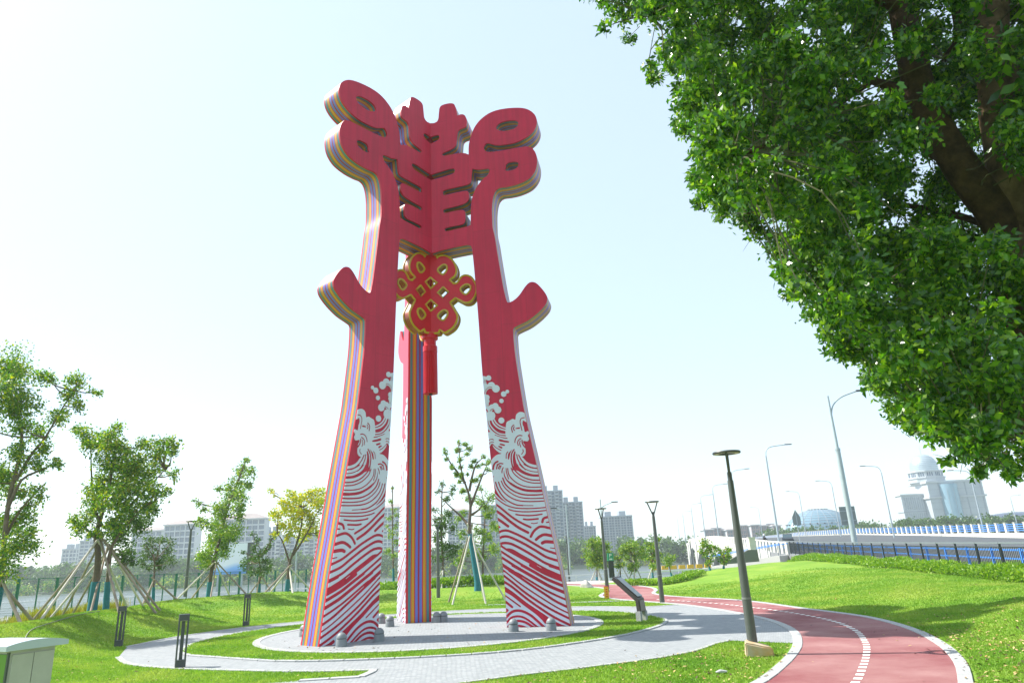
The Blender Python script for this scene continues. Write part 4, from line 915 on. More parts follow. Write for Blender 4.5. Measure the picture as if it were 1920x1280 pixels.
def tree(name, label, Y, trunk, clumps, lm, dens, leaf, seed, limbs=(), r0=.12, r1=.03, wrapto=None, cat='tree', group=None, dy=1.0, sub=7, spread=.3, aspect=.55):
    rs = np.random.RandomState(seed)
    tp = [at(x, y, Y) for x, y in trunk]; base = tp[0]
    g = tz(base[0], base[1]); 
    T = thing(name, label, cat, (base[0], base[1], base[2]), 0, group)
    n = len(tp); mb = MB(); c_ = catmull([np.array(base) - np.array([0, 0, .5])] + tp, 3); k = len(c_)
    mb.tube(c_, [r0 + (r1 - r0) * (i / (k - 1)) for i in range(k)], 9).build('trunk', bark, T, smooth=60, world=True)
    if wrapto:
        w = [p for p in c_ if p[2] < at(trunk[0][0], wrapto, Y)[2] + .01]
        if len(w) > 1: MB().tube(w, [(r0 + (r1 - r0) * (i / (k - 1))) * 1.18 + .012 for i in range(len(w))], 10).build('trunk_wrap', wrap, T, smooth=50, world=True)
    m_px = Y / FPX * 1.04; cen = []; rad = []
    for c in clumps:
        x, y, r = c[:3]; yy = Y + rs.uniform(-1, 1) * dy; cen.append(at(x, y, yy)); rad.append(r * m_px * 1.12)
    nodes = list(c_[k // 3:])
    br = MB()
    for lb in limbs:
        q = [at(x, y, Y + (rs.uniform(-.3, .3) * dy)) for x, y in lb]; q = catmull(q, 3); br.tube(q, [max(.012, r0 * .45 * (1 - i / len(q)) + .01) for i in range(len(q))], 6); nodes += q
    for c, r in zip(cen, rad):
        nd = min(nodes, key=lambda p: np.linalg.norm(np.array(p) - c) + max(0, p[2] - c[2]) * 1.5); nd = np.array(nd); L_ = np.linalg.norm(c - nd)
        mid = (nd + c) / 2 + np.array([rs.uniform(-.1, .1), rs.uniform(-.1, .1), -.06]) * L_
        q = catmull([nd, mid, c], 3); br.tube(q, [max(.006, min(.035, .012 + L_ * .02) * (1 - i / len(q)) + .005) for i in range(len(q))], 5)
        for _ in range(3):
            e = c + rs.normal(size=3) * r * .6; br.tube([c * .7 + nd * .3, (c + e) / 2, e], [.008, .006, .003], 4)
    if br.v: tag(br.build('branches', bark, T, smooth=60, world=True), kind='stuff')
    per = [max(24, 6.6 * dens * (r / leaf) ** 2) for r in rad]
    v = leaves(cen, rad, per, leaf, rs, sub, spread, aspect=aspect) - np.array(base)
    cr = link('crown', fast_mesh('crown', v, 4, LM[lm]), T); tag(cr, kind='stuff')
    return T
GL = 'staked young trees beyond the left bank'
tree('broadleaf_tree', 'tall loose tree cut by the left edge of the photo', 24, [(-14, 1165), (0, 1100), (8, 1010), (18, 930), (36, 860), (40, 800), (22, 740), (12, 690)],
     [(5, 690, 38), (45, 700, 24), (0, 740, 42), (50, 745, 28), (80, 706, 15), (95, 712, 11), (25, 775, 26), (145, 715, 19), (132, 738, 19), (178, 735, 10), (152, 762, 13), (108, 788, 18), (118, 772, 12), (72, 812, 22), (42, 802, 18), (75, 842, 17), (30, 852, 22), (60, 872, 20), (100, 868, 11), (112, 872, 7), (10, 885, 20), (20, 922, 22), (75, 925, 13), (62, 948, 13), (15, 980, 30), (45, 975, 20), (20, 1030, 32), (45, 1012, 20), (10, 1065, 22), (-25, 720, 40), (-40, 800, 40), (-30, 900, 40), (-35, 1000, 35), (60, 1000, 10), (50, 920, 14)],
     'green', 4.6, .11, 1, limbs=[[(30, 900), (60, 850), (85, 820), (120, 760), (150, 720)], [(8, 1010), (35, 960), (70, 920), (85, 905)], [(12, 960), (40, 900), (80, 880), (100, 868)]], r0=.11, wrapto=1095, group=GL)
tree('broadleaf_tree', 'broad crowned green tree with crossed stakes and teal wrapped trunks', 27, [(172, 1146), (180, 1090), (184, 1040), (180, 1005), (186, 980), (200, 930), (210, 880), (215, 840)],
     [(215, 803, 12), (205, 818, 18), (148, 801, 10), (165, 812, 15), (182, 828, 19), (208, 838, 20), (165, 838, 13), (235, 842, 15), (200, 862, 27), (240, 868, 25), (268, 836, 16), (300, 830, 15), (322, 826, 11), (292, 850, 20), (322, 846, 10), (230, 900, 32), (270, 892, 26), (190, 898, 18), (300, 872, 14), (326, 888, 10), (180, 945, 20), (215, 940, 32), (255, 935, 28), (290, 925, 18), (312, 918, 9), (150, 985, 16), (140, 975, 9), (165, 972, 16), (212, 985, 20), (175, 1000, 12), (235, 880, 22), (190, 920, 20)],
     'green', 5.0, .115, 2, limbs=[[(182, 1010), (160, 990), (150, 975)], [(190, 985), (176, 950), (172, 900), (170, 840)], [(195, 990), (230, 960), (270, 920), (310, 880)], [(200, 1060), (212, 1020), (240, 980), (270, 950)]], r0=.15, r1=.04, wrapto=1075, group=GL)
tree('broadleaf_tree', 'second teal wrapped tree with darker lower crown right behind the broad crowned tree', 28.5, [(198, 1146), (202, 1090), (207, 1040), (218, 1000), (242, 955)],
     [(248, 970, 24), (285, 958, 14), (218, 992, 18), (230, 1010, 19), (226, 1045, 12), (242, 1030, 12), (262, 985, 16), (246, 1052, 9), (272, 972, 12)], 'dark', 5.0, .115, 12, limbs=[[(207, 1040), (222, 1030), (240, 1070)]], r0=.11, wrapto=1075, group=GL)
tree('broadleaf_tree', 'leaning narrow pale green tree in front of the billboard', 36, [(391, 1120), (396, 1075), (404, 1040), (414, 1000), (428, 950), (445, 905), (458, 870)],
     [(460, 862, 7), (451, 880, 12), (472, 886, 10), (442, 905, 15), (466, 906, 11), (427, 930, 17), (452, 930, 15), (415, 955, 19), (446, 952, 11), (398, 978, 16), (425, 985, 20), (376, 975, 8), (366, 938, 4), (452, 965, 9), (410, 1010, 22), (434, 1010, 13), (396, 1035, 18), (420, 1036, 13), (380, 1045, 9), (388, 1060, 11), (372, 945, 5), (385, 955, 7), (410, 915, 6)],
     'light', 5.2, .125, 3, r0=.12, wrapto=1080, group=GL)
tree('young_tree', 'small bushy olive young tree left of the ring lamp', 33, [(287, 1126), (288, 1100), (289, 1080), (290, 1050)],
     [(290, 1020, 13), (272, 1038, 13), (310, 1034, 14), (290, 1048, 15), (320, 1018, 8), (264, 1056, 9), (280, 1008, 8), (302, 1012, 8), (318, 1050, 9), (272, 1020, 7), (300, 1062, 9), (280, 1065, 7)],
     'olive', 3.0, .10, 4, r0=.06, wrapto=1100, group=GL)
tree('young_tree', 'vase shaped dark young tree right of the billboard', 40, [(486, 1112), (487, 1085), (488, 1070), (486, 1045)],
     [(475, 1000, 5), (480, 1012, 6), (485, 1040, 11), (470, 1050, 10), (500, 1050, 9), (512, 1008, 5), (506, 1024, 6), (460, 1056, 9), (490, 1066, 10), (478, 1026, 6), (516, 999, 4), (496, 1030, 6), (456, 1036, 5), (475, 1068, 8), (505, 1064, 7)],
     'dark', 3.6, .12, 5, r0=.07, wrapto=1092, group=GL)
tree('broadleaf_tree', 'yellow leaved tree just left of the sculpture', 38, [(538, 1108), (540, 1085), (543, 1055), (556, 1020), (565, 985), (570, 950)],
     [(506, 920, 6), (514, 928, 4), (545, 925, 10), (535, 945, 13), (560, 937, 12), (576, 925, 13), (596, 925, 12), (522, 960, 13), (545, 965, 18), (575, 956, 19), (600, 945, 16), (592, 980, 17), (556, 990, 17), (530, 985, 12), (518, 998, 6), (575, 1002, 13), (600, 1002, 12), (540, 1008, 8), (620, 930, 14), (620, 960, 16), (615, 990, 14), (512, 965, 6)],
     'yellow', 4.4, .14, 6, limbs=[[(543, 1055), (530, 1015), (520, 1000)], [(550, 1040), (575, 1000), (595, 960)]], r0=.11, wrapto=1078, group=GL)
tree('young_tree', 'bare branched young tree with tufted leaves and bright teal wrapped trunk', 34, [(895, 1086), (889, 1050), (883, 1010), (880, 985), (882, 955), (880, 930), (870, 900), (863, 870), (860, 835)],
     [(834, 847, 5), (838, 860, 4), (847, 872, 4), (856, 843, 6), (860, 829, 4), (872, 833, 5), (880, 840, 5), (862, 860, 5), (875, 852, 4), (890, 864, 5), (882, 874, 5), (863, 874, 5), (855, 888, 5), (864, 888, 5), (897, 873, 4), (907, 856, 4), (916, 865, 6), (892, 898, 6), (900, 892, 4), (915, 881, 4), (870, 919, 6), (881, 934, 7), (849, 878, 4), (876, 888, 3), (905, 870, 3), (862, 905, 4)],
     'light', 8.0, .085, 7, limbs=[[(882, 950), (895, 915), (905, 890), (918, 860)], [(880, 920), (886, 890), (893, 870), (905, 858)], [(878, 985), (865, 968), (845, 950), (825, 930)], [(884, 965), (898, 955), (905, 945)], [(872, 905), (858, 885), (845, 868), (833, 848)]], r0=.13, r1=.02, wrapto=1000, dy=.6, sub=3, spread=.35)
tree('broadleaf_tree', 'dark narrow tree just right of the rear sculpture leg', 42, [(832, 1090), (830, 1050), (828, 1000), (828, 950), (829, 910)],
     [(829, 907, 6), (823, 920, 6), (850, 915, 6), (846, 925, 5), (837, 937, 7), (840, 962, 9), (822, 978, 12), (835, 984, 12), (823, 1044, 10), (836, 1020, 13), (818, 1010, 10), (850, 990, 7), (845, 1040, 9), (815, 955, 6), (824, 1000, 10), (855, 1030, 8)], 'dark', 4.2, .13, 8, r0=.09, wrapto=1070)
tree('broadleaf_tree', 'pale green tree beside the right sculpture leg', 44, [(906, 1088), (905, 1050), (908, 1000), (910, 950)],
     [(898, 941, 9), (910, 948, 10), (920, 930, 10), (912, 967, 8), (921, 962, 8), (901, 915, 6), (861, 971, 8), (870, 962, 7), (924, 983, 7), (898, 997, 10), (912, 1009, 11), (928, 1028, 12), (880, 1010, 9), (890, 1030, 10), (865, 1000, 9), (872, 1035, 10), (930, 990, 10), (905, 1040, 9), (860, 1050, 9)], 'light', 4.2, .14, 9, r0=.09, wrapto=1070)
tree('young_tree', 'thin sparse young tree seen between the left and rear sculpture legs', 45, [(738, 1090), (737, 1050), (736, 1000), (736, 950), (736, 910)],
     [(736, 915, 3), (733, 940, 5), (740, 955, 5), (732, 970, 6), (741, 985, 6), (731, 1000, 7), (742, 1015, 7), (730, 1030, 7), (741, 1040, 6), (745, 965, 4), (727, 985, 4), (746, 1000, 4)], 'light', 3.4, .12, 10, r0=.06, wrapto=1060)
GR = 'young trees beside the river promenade'
def grown(name, label, Y, bx, by, x0, x1, y0, y1, lm, seed, dens=3.6, n=22, leaf=.16, narrow=False):
    rs = np.random.RandomState(seed); cl = []
    for _ in range(n):
        t = rs.uniform(0, 1); yy = y0 + (y1 - y0) * t; w = (x1 - x0) / 2 * (math.sin(math.pi * min(1, t * .75 + .22)) ** .7); cx_ = (x0 + x1) / 2
        cl.append((cx_ + rs.uniform(-1, 1) * w, yy, rs.uniform(.16, .26) * min(x1 - x0, y1 - y0) * .8))
    tree(name, label, Y, [(bx, by), ((bx * .6 + (x0 + x1) * .2), by * .6 + y1 * .4), ((x0 + x1) / 2, (y0 + y1) / 2 + 4)], cl, lm, dens, leaf, seed, r0=.08, wrapto=by - 8, group=GR, dy=.8)
grown('young_tree', 'spreading young tree in front of the sign pylon', 54, 1119, 1086, 1094, 1146, 1012, 1060, 'light', 21, n=30)
grown('young_tree', 'narrow upright young tree right of the sign pylon', 54, 1164, 1086, 1152, 1172, 1024, 1070, 'green', 22, n=18)
grown('young_tree', 'tallest young tree of the row, forked above the low hedge', 54, 1190, 1084, 1170, 1208, 1008, 1068, 'light', 23, n=28)
grown('young_tree', 'rounded young tree behind the second nearest park lamp', 56, 1224, 1080, 1208, 1238, 1010, 1062, 'green', 24, n=24)
grown('young_tree', 'small young tree standing before the yellow barriers', 58, 1259, 1078, 1243, 1266, 1034, 1064, 'light', 25, n=14)
grown('young_tree', 'upright shrub like tree at the foot of the bridge stairs', 50, 1331, 1066, 1312, 1341, 1012, 1056, 'green', 26, n=20)
grown('young_tree', 'low bushy tree right of the bridge stairs', 50, 1357, 1064, 1344, 1371, 1026, 1054, 'green', 27, n=16)
# stakes
def st(x, y, tx, ty, Y, n, label, ms, rr=1.6, rad=.05, ph=.3):
    b_ = at(x, y, Y); t_ = at(tx, ty, Y); staked(tuple(b_), tuple(t_), 0, n, label, ms, rr, rad, ph)
st(172, 1150, 190, 1010, 27, 6, 'six crossed wooden stakes under the broad crowned tree', [pole_w, pole_l, pole_w], 2.3, .048, .35)
st(198, 1148, 205, 1020, 28, 5, 'second fan of stakes right of the teal wrapped trunk', [pole_w, pole_l], 2.0, .045, .1)
st(-14, 1165, 4, 1085, 24, 4, 'thick stakes against the tree at the left photo edge', [pole_w], 1.5, .06, -.3)
st(391, 1120, 404, 1055, 36, 5, 'stakes spreading from the leaning tree by the billboard', [pole_w, pole_l], 1.9, .042, .2)
st(287, 1126, 290, 1082, 33, 3, 'three short stakes under the olive young tree', [pole_w], 1.1, .045, .5)
st(486, 1112, 488, 1078, 40, 4, 'short stakes under the vase shaped young tree', [pole_w], 1.0, .045, .2)
st(538, 1108, 545, 1060, 38, 5, 'pale stakes under the yellow leaved tree', [pole_l, pole_w], 1.5, .05, .4)
st(890, 1088, 880, 985, 34, 5, 'long pale stakes meeting on the bright teal wrapped trunk', [pole_l, pole_l, pole_w], 1.5, .045, .15)
for i, (x, y, Y, lb) in enumerate([(1119, 1086, 54, 'pale stakes at the spreading tree in front of the sign pylon'), (1164, 1086, 54, 'pale stakes at the narrow tree right of the sign pylon'), (1190, 1084, 54, 'pale stakes at the tallest young tree of the promenade row'), (1224, 1080, 56, 'pale stakes at the rounded tree behind the park lamp'), (832, 1090, 42, 'pale stakes at the dark tree right of the rear sculpture leg')]):
    st(x, y, x, y - 30, Y, 3, lb, [pole_l], 1.0, .05, .6 + i)
# ---- the big camphor tree on the right
def camphor():
    rs = np.random.RandomState(77); base = at(2060, 1345, 8.9); base[2] = 0
    T = thing('camphor_tree', 'huge dark trunked leafy tree overhanging the upper right of the photo', 'tree', (base[0], base[1], tz(base[0], base[1]) - .05))
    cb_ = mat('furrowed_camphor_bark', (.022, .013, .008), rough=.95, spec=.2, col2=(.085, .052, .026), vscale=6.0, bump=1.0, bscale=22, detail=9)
    A = lambda l: [at(x, y, Y) for x, y, Y in l]
    main = catmull([base + np.array([0, 0, -.3]), base] + A([(2020, 1000, 8.9), (1962, 700, 8.9), (1918, 480, 8.8), (1880, 250, 8.8), (1862, 60, 8.8), (1850, -150, 9.0), (1870, -500, 9.2)]), 5)
    k = len(main); rad = [.42 - .22 * (i / (k - 1)) for i in range(k)]
    def knobbly(mb, pts, rad, n=18, amp=.06):
        b = len(mb.v); mb.tube(pts, rad, n)
        for i in range(b, len(mb.v)):
            v = Vector(mb.v[i]); q = noise.noise(Vector((v.x * 2.2, v.y * 2.2, v.z * .9))) * amp + noise.noise(v * 7) * amp * .25; j = min(len(pts) - 1, (i - b) // n); c = Vector(tuple(pts[j])); d = (v - c)
            if d.length > 1e-5: mb.v[i] = tuple(v + d.normalized() * q)
    tb_ = mat('sunlit_trunk_bark', (.035, .022, .012), rough=.95, spec=.2, col2=(.20, .135, .07), vscale=3.2, bump=1.0, bscale=14, detail=9)  # bark patches, with sunlight on the main trunk painted in as lighter brown
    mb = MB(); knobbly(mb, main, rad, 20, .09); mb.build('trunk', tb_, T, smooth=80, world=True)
    L1 = catmull(A([(1915, 520, 8.85), (1880, 420, 8.8), (1805, 320, 8.7), (1735, 190, 8.6), (1700, 60, 8.6), (1682, -80, 8.7), (1640, -350, 8.8)]), 5)
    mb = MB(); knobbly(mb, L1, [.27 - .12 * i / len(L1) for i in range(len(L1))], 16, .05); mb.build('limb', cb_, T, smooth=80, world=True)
    nodes = [np.array(p) for p in list(main[15:]) + list(L1)]
    limbs = [([(1720, 170, 8.6), (1660, 160, 8.9), (1580, 130, 9.2), (1520, 110, 9.3)], .08), ([(1700, 20, 8.6), (1560, -40, 8.2), (1350, -60, 8.0), (1220, 30, 7.9)], .10), ([(1800, 310, 8.7), (1740, 280, 9.2), (1700, 225, 9.6), (1560, 200, 10)], .09), ([(1870, 430, 8.9), (1780, 400, 9.2), (1640, 380, 9.6), (1500, 390, 9.8), (1400, 400, 9.8)], .06), ([(1930, 560, 8.9), (1800, 590, 9.2), (1690, 600, 9.4), (1600, 620, 9.4)], .05), ([(1965, 700, 8.9), (1870, 720, 9.0), (1790, 760, 9.0), (1720, 780, 9.0)], .045), ([(1940, 800, 8.9), (1890, 820, 8.4), (1840, 850, 8.2)], .05), ([(1780, -60, 8.8), (1800, 60, 9.3), (1770, 110, 9.8)], .12), ([(1500, -20, 8.2), (1300, -120, 8.0), (1150, -90, 7.8)], .06), ([(1640, 150, 8.5), (1480, 250, 8.0), (1370, 300, 7.8)], .05)]
    for pts, r in limbs:
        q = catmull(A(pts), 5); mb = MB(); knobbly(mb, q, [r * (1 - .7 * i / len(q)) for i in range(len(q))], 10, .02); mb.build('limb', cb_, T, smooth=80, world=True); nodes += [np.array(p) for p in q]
    MB().lathe([(.10, 0), (.09, .02), (.05, .03)], 14).build('cut_branch_scar', mat('scar_wood', (.42, .25, .06), rough=.8), T, smooth=30).matrix_local = Matrix.Translation(Vector(tuple(at(1712, 90, 8.38))) - T.location) @ Matrix.Rotation(R_(90), 4, 'X') @ Matrix.Diagonal((.6, 2.2, 1, 1))
    edge = [(1045, -20), (1110, 60), (1195, 130), (1250, 235), (1285, 305), (1270, 380), (1370, 440), (1450, 515), (1452, 570), (1535, 655), (1615, 738), (1680, 808), (1750, 868), (1820, 912), (1905, 905), (2300, 900), (2300, -700), (1000, -700), (1050, -200)]
    cen = []; rad_ = []; per = []
    def inside(x, y, m=0): return inside_poly((x, y), edge)
    tries = 0
    while len(cen) < 1080 and tries < 40000:
        tries += 1; x = rs.uniform(1060, 2150); y = rs.uniform(-380, 900)
        if not inside(x, y): continue
        r = rs.uniform(26, 50)
        # keep the whole clump inside the outline
        if not all(inside(x + r * 1.25 * math.cos(a_), y + r * 1.25 * math.sin(a_)) for a_ in np.linspace(0, 6.28, 8, endpoint=False)): 
            r = rs.uniform(12, 20)
            if not all(inside(x + r * 1.2 * math.cos(a_), y + r * 1.2 * math.sin(a_)) for a_ in np.linspace(0, 6.28, 8, endpoint=False)): continue
        depth = rs.uniform(6.6, 12.2)
        if 1640 < x < 1900 and y < 440:
            if depth < 8.9: 
                if rs.rand() < .66: continue
            elif rs.rand() < .35: continue
        if x > 1815 and y < 430 and depth < 9.4 and rs.rand() < .72: continue
        if x > 1900: depth = rs.uniform(7.5, 11.5)
        c = at(x, y, depth); cen.append(c); rad_.append(r * depth / FPX); per.append(400 * (depth / 9) ** 2 * (r / 38) ** 2)
    v = leaves(cen, rad_, per, .096, rs, sub=10, spread=.27, droop=.55, aspect=.52)
    # the part of the crown above and to the right of the picture
    cc = np.array([base[0] - .5, base[1] + .3, 9.0]); big_c = []; big_r = []
    for _ in range(230):
        d = rs.normal(size=3); d /= np.linalg.norm(d); c = cc + d * np.array([5.5, 4.8, 3.6]) * rs.uniform(.5, 1)
        q = c - EYE; w = q @ FW
        if w > .5:
            X = 960 + FPX * (q @ RT) / w; Y_ = 640 - FPX * (q @ UP) / w
            if X < 2050 and Y_ > -420: continue
        if c[2] < 3.5: continue
        big_c.append(c); big_r.append(.8)
    v2 = leaves(big_c, big_r, [260] * len(big_c), .20, rs, sub=9, spread=.34, droop=.4)
    allv = np.concatenate([v, v2]) - np.array(T.location)
    tag(link('crown', fast_mesh('crown', allv, 4, LM['camphor']), T), kind='stuff')
    tw = MB()
    for c, r in zip(cen, rad_):
        nd = min(nodes, key=lambda p: np.linalg.norm(p - c)); L_ = np.linalg.norm(c - nd)
        if L_ > 2.6: nd = c + (nd - c) * (1.3 / L_)
        mid = (nd + c) / 2 + rs.normal(size=3) * .05 * L_ + np.array([0, 0, .05]) * L_
        q = catmull([nd, mid, c], 3); tw.tube(q, [.004 + .009 * (1 - i / len(q)) for i in range(len(q))], 5, cap=False)
        for _ in range(2): e = c + rs.normal(size=3) * r * .7; tw.tube([c, (c + e) / 2 + np.array([0, 0, .01]), e], [.005, .004, .002], 4, cap=False)
    tag(tw.build('twigs', mat('olive_twig_bark', (.07, .075, .025), rough=.8), T, world=True), kind='stuff')
camphor()
# ---- hedges and planted strips
def hedge(label, line, w, h, lm, dens, leaf, seed, name='hedge', up=False, zf=tz):
    rs = np.random.RandomState(seed); S = [0]; P = [np.array(p[:2], float) for p in line]
    for i in range(len(P) - 1): S.append(S[-1] + np.linalg.norm(P[i + 1] - P[i]))
    n = int(S[-1] * dens); s = rs.uniform(0, S[-1], n); x = np.interp(s, S, [p[0] for p in P]); y = np.interp(s, S, [p[1] for p in P])
    x = x + rs.uniform(-.5, .5, n) * w; y = y + rs.uniform(-.5, .5, n) * w; hh = h * (.75 + .25 * np.sin(s * 1.7 + seed) * np.sin(s * .63)) 
    g = terrain(x, y) if zf is tz else np.full(n, 0.0) + zf
    if up:
        a_ = rs.uniform(0, 6.28, n); lean = rs.uniform(0, .25, n); L_ = hh * rs.uniform(.6, 1.25, n); bw = leaf
        b0 = np.stack([x, y, g], 1); tip = b0 + np.stack([np.cos(a_) * lean * L_, np.sin(a_) * lean * L_, L_], 1); sd = np.stack([-np.sin(a_), np.cos(a_), 0 * a_], 1) * bw / 2
        v = np.stack([b0 - sd, b0 + sd, tip + sd * .3, tip - sd * .3], 1).reshape(-1, 3)
    else:
        z = g + hh * rs.power(1.6, n); c = np.stack([x, y, z], 1); t = rs.normal(size=(n, 3)); t[:, 2] = np.abs(t[:, 2]) + .3; t /= np.linalg.norm(t, axis=1)[:, None]
        q = rs.normal(size=(n, 3)); sd = np.cross(t, q); sd /= np.linalg.norm(sd, axis=1)[:, None]; L_ = leaf * rs.uniform(.7, 1.6, (n, 1)); W = L_ * .22
        v = np.stack([c, c + t * L_ * .5 + sd * W, c + t * L_, c + t * L_ * .5 - sd * W], 1).reshape(-1, 3)
    T = thing(name, label, 'hedge' if name == 'hedge' else 'plants', (P[0][0], P[0][1], 0))
    v = v - np.array([P[0][0], P[0][1], 0]); tag(link('foliage', fast_mesh('foliage', v, 4, LM[lm]), T), kind='stuff'); return T
hl = [(fenX(Y) - .75, Y) for Y in np.linspace(12, 62, 30)]
hedge('long bright green hedge at the foot of the black road fence', hl, .9, .50, 'hedge', 900, .10, 31)
hedge('low lime hedge along the far lawn edge before the young trees', [(5.8, 43.2), (7.6, 42.2), (9.4, 43.0), (11.0, 46.0)], 1.0, .36, 'hedge', 900, .12, 32)
hedge('low mixed shrub bed behind the rear sculpture leg', [(at(712, 1104, 42)[0], 42), (at(760, 1104, 43)[0], 43), (at(830, 1100, 42)[0], 42), (at(940, 1090, 43)[0], 43), (at(990, 1088, 46)[0], 46)], 2.4, .55, 'hedge', 1500, .13, 33)
hedge('tuft strip of golden ornamental grasses on the left behind the bank', [(at(x, 1160, Y)[0], Y) for x, Y in [(-60, 25), (20, 27), (80, 29), (150, 31), (200, 33)]], 1.4, .75, 'grasses', 1400, .03, 34, name='ornamental_grass', up=True)
# ---- fallen leaves and grass blades
def scatter_leaves():
    rs = np.random.RandomState(5); N_ = 26000
    x = rs.uniform(-12, 14, N_); y = rs.uniform(9, 30, N_)
    ed = pdist(x, y, [tuple(p) for p in red_r]); dr = pdist(x, y, [tuple(p) for p in red_l])
    w = .02 + .9 * np.exp(-(ed / .9) ** 2) * (x > 5) * (y < 16) + .55 * ((x > -1) & (y < 15)) * np.exp(-((x - 3.2) / 3.0) ** 2) + .5 * ((x > 6.5) & (y < 19)) * np.exp(-((y - 12) / 5) ** 2) + .06 * np.exp(-((y - 15) / 5) ** 2) + .25 * (x > 6.5) * (y < 17)
    onp = inpoly(x, y, red_poly) | inpoly(x, y, paved); w = np.where(onp & ~inpoly(x, y, [tuple(p) for p in ring]), w * .04, w)
    k = rs.rand(N_) < w; x, y = x[k], y[k]; n = len(x); z = terrain(x, y) + .035; z = np.where(inpoly(x, y, [tuple(p) for p in ring]), .05, z)
    a_ = rs.uniform(0, 6.28, n); L_ = rs.uniform(.018, .044, n); t = np.stack([np.cos(a_), np.sin(a_), rs.uniform(-.3, .5, n)], 1); s2 = np.stack([-np.sin(a_), np.cos(a_), rs.uniform(-.5, .5, n)], 1)
    c = np.stack([x, y, z], 1); L_ = L_[:, None]
    v = np.stack([c - t * L_, c + s2 * L_ * .45 + np.array([0, 0, .008]), c + t * L_, c - s2 * L_ * .45 + np.array([0, 0, .008])], 1).reshape(-1, 3)
    m = mat('dry_fallen_leaves', (.2, .12, .05), rough=.8, island=[(0, (.05, .03, .018)), (.35, (.10, .055, .022)), (.55, (.42, .30, .13)), (.85, (.55, .42, .2)), (.97, (.35, .12, .03))])
    tag(link('fallen_leaves', fast_mesh('fallen_leaves', v, 4, m)), kind='stuff')
scatter_leaves()
def grass():
    rs = np.random.RandomState(6); N_ = 620000
    # dense near the camera, thinning with distance
    Y = 9.0 + 31 * (1 - rs.rand(N_) ** .55) ** .9; X = (rs.uniform(-.80, .80, N_)) * Y
    rg = [tuple(p) for p in ring[::3]]; inr = inpoly(X, Y, rg) & ~inpoly(X, Y, disc)
    ok = (~(inpoly(X, Y, paved[::2]) | inpoly(X, Y, red_poly[::2]))) | inr
    k1 = pdist(X, Y, [tuple(p) for p in red_l[::3]]) > .15; k2 = pdist(X, Y, [tuple(p) for p in red_r[::3]]) > .15
    ok &= k1 & k2; X, Y, inr = X[ok], Y[ok], inr[ok]; n = len(X); Z = np.where(inr, .03, terrain(X, Y))
    a_ = rs.uniform(0, 6.28, n); h = rs.uniform(.018, .045, n); wd = .0045 + .0006 * Y; lean = rs.uniform(-.6, .6, (n, 2)) * h[:, None]
    c = np.stack([X, Y, Z], 1); s2 = np.stack([np.cos(a_) * wd, np.sin(a_) * wd, 0 * a_], 1); tip = c + np.stack([lean[:, 0], lean[:, 1], h], 1)
    v = np.stack([c - s2, c + s2, tip], 1).reshape(-1, 3)
    m = mat('grass_blades', (.2, .3, .02), rough=.6, spec=.2, trans=.3, island=[(0, (.82, .84, .8)), (.5, (1, 1, 1)), (.97, (1.22, 1.15, 1.3))])
    nt = m.node_tree; N2 = nt.nodes; b = N2['Principled BSDF']; isl = b.inputs['Base Color'].links[0].from_socket; tc = N2.new('ShaderNodeTexCoord')
    n1 = N2.new('ShaderNodeTexNoise'); n1.inputs['Scale'].default_value = .55; n1.inputs['Detail'].default_value = 6; n1.inputs['Roughness'].default_value = .6; nt.links.new(tc.outputs['Object'], n1.inputs['Vector'])
    c1 = N2.new('ShaderNodeValToRGB'); e = c1.color_ramp.elements; e[0].position = .34; e[0].color = (.14, .285, .032, 1); e[1].position = .66; e[1].color = (.30, .39, .080, 1); e2 = e.new(.5); e2.color = (.21, .345, .048, 1)
    nt.links.new(n1.outputs[0], c1.inputs[0]); mx = N2.new('ShaderNodeMix'); mx.data_type = 'RGBA'; mx.blend_type = 'MULTIPLY'; mx.inputs[0].default_value = 1
    targets = [l.to_socket for l in isl.links]
    for ts in targets: nt.links.new(mx.outputs[2], ts)
    nt.links.new(isl, mx.inputs[6]); nt.links.new(c1.outputs[0], mx.inputs[7])
    tag(link('grass', fast_mesh('grass', v, 3, m)), kind='stuff')
grass()
# ============================================================ ROAD, BRIDGE AND WHAT STANDS ON THEM
SL = 0.186
zr = lambda Y: float(np.interp(Y, [8, 19, 30, 55, 75, 110, 150, 200, 260, 340], [.40, .46, .54, .78, 1.15, 2.1, 3.0, 3.55, 3.7, 3.0]))
RP = lambda X0, Y, z=0.0: (X0 + SL * Y, Y, zr(Y) + z)
def strip_mesh(name, m, xa, xb, ys_, z, th, parent=None):
    mb = MB(); vs = []
    for Y in ys_:
        for X0, dz in ((xa, z), (xb, z), (xb, z - th), (xa, z - th)): vs.append(RP(X0, Y, dz))
    fs = []; n = len(ys_)
    for i in range(n - 1):
        a = i * 4; b = a + 4
        for k in range(4): fs.append((a + k, a + (k + 1) % 4, b + (k + 1) % 4, b + k))
    fs += [(3, 2, 1, 0), tuple((n - 1) * 4 + k for k in range(4))]
    return mb.add(vs, fs).build(name, m, parent)
asph = mat('grey_road_asphalt', (.065, .072, .08), rough=.85, var=.1, vscale=.5)
side_m = mat('grey_pavement_concrete', (.20, .21, .22), rough=.85, var=.08, vscale=.8)
bconc = mat('pale_bridge_concrete', (.50, .50, .47), rough=.8, var=.08, vscale=.25)
YS = [8, 14, 20, 30, 42, 55, 66, 75, 90, 110, 130, 150, 175, 200, 230, 260, 300, 340]
tag(strip_mesh('pavement', side_m, 11.7, 14.9, YS[:8], .02, 1.4), kind='structure')
tag(strip_mesh('road', asph, 14.9, 40.6, YS[:8], -.10, 1.3), kind='structure')
tag(strip_mesh('kerb', bconc, 14.8, 15.05, YS[:8], .03, .3), kind='structure')
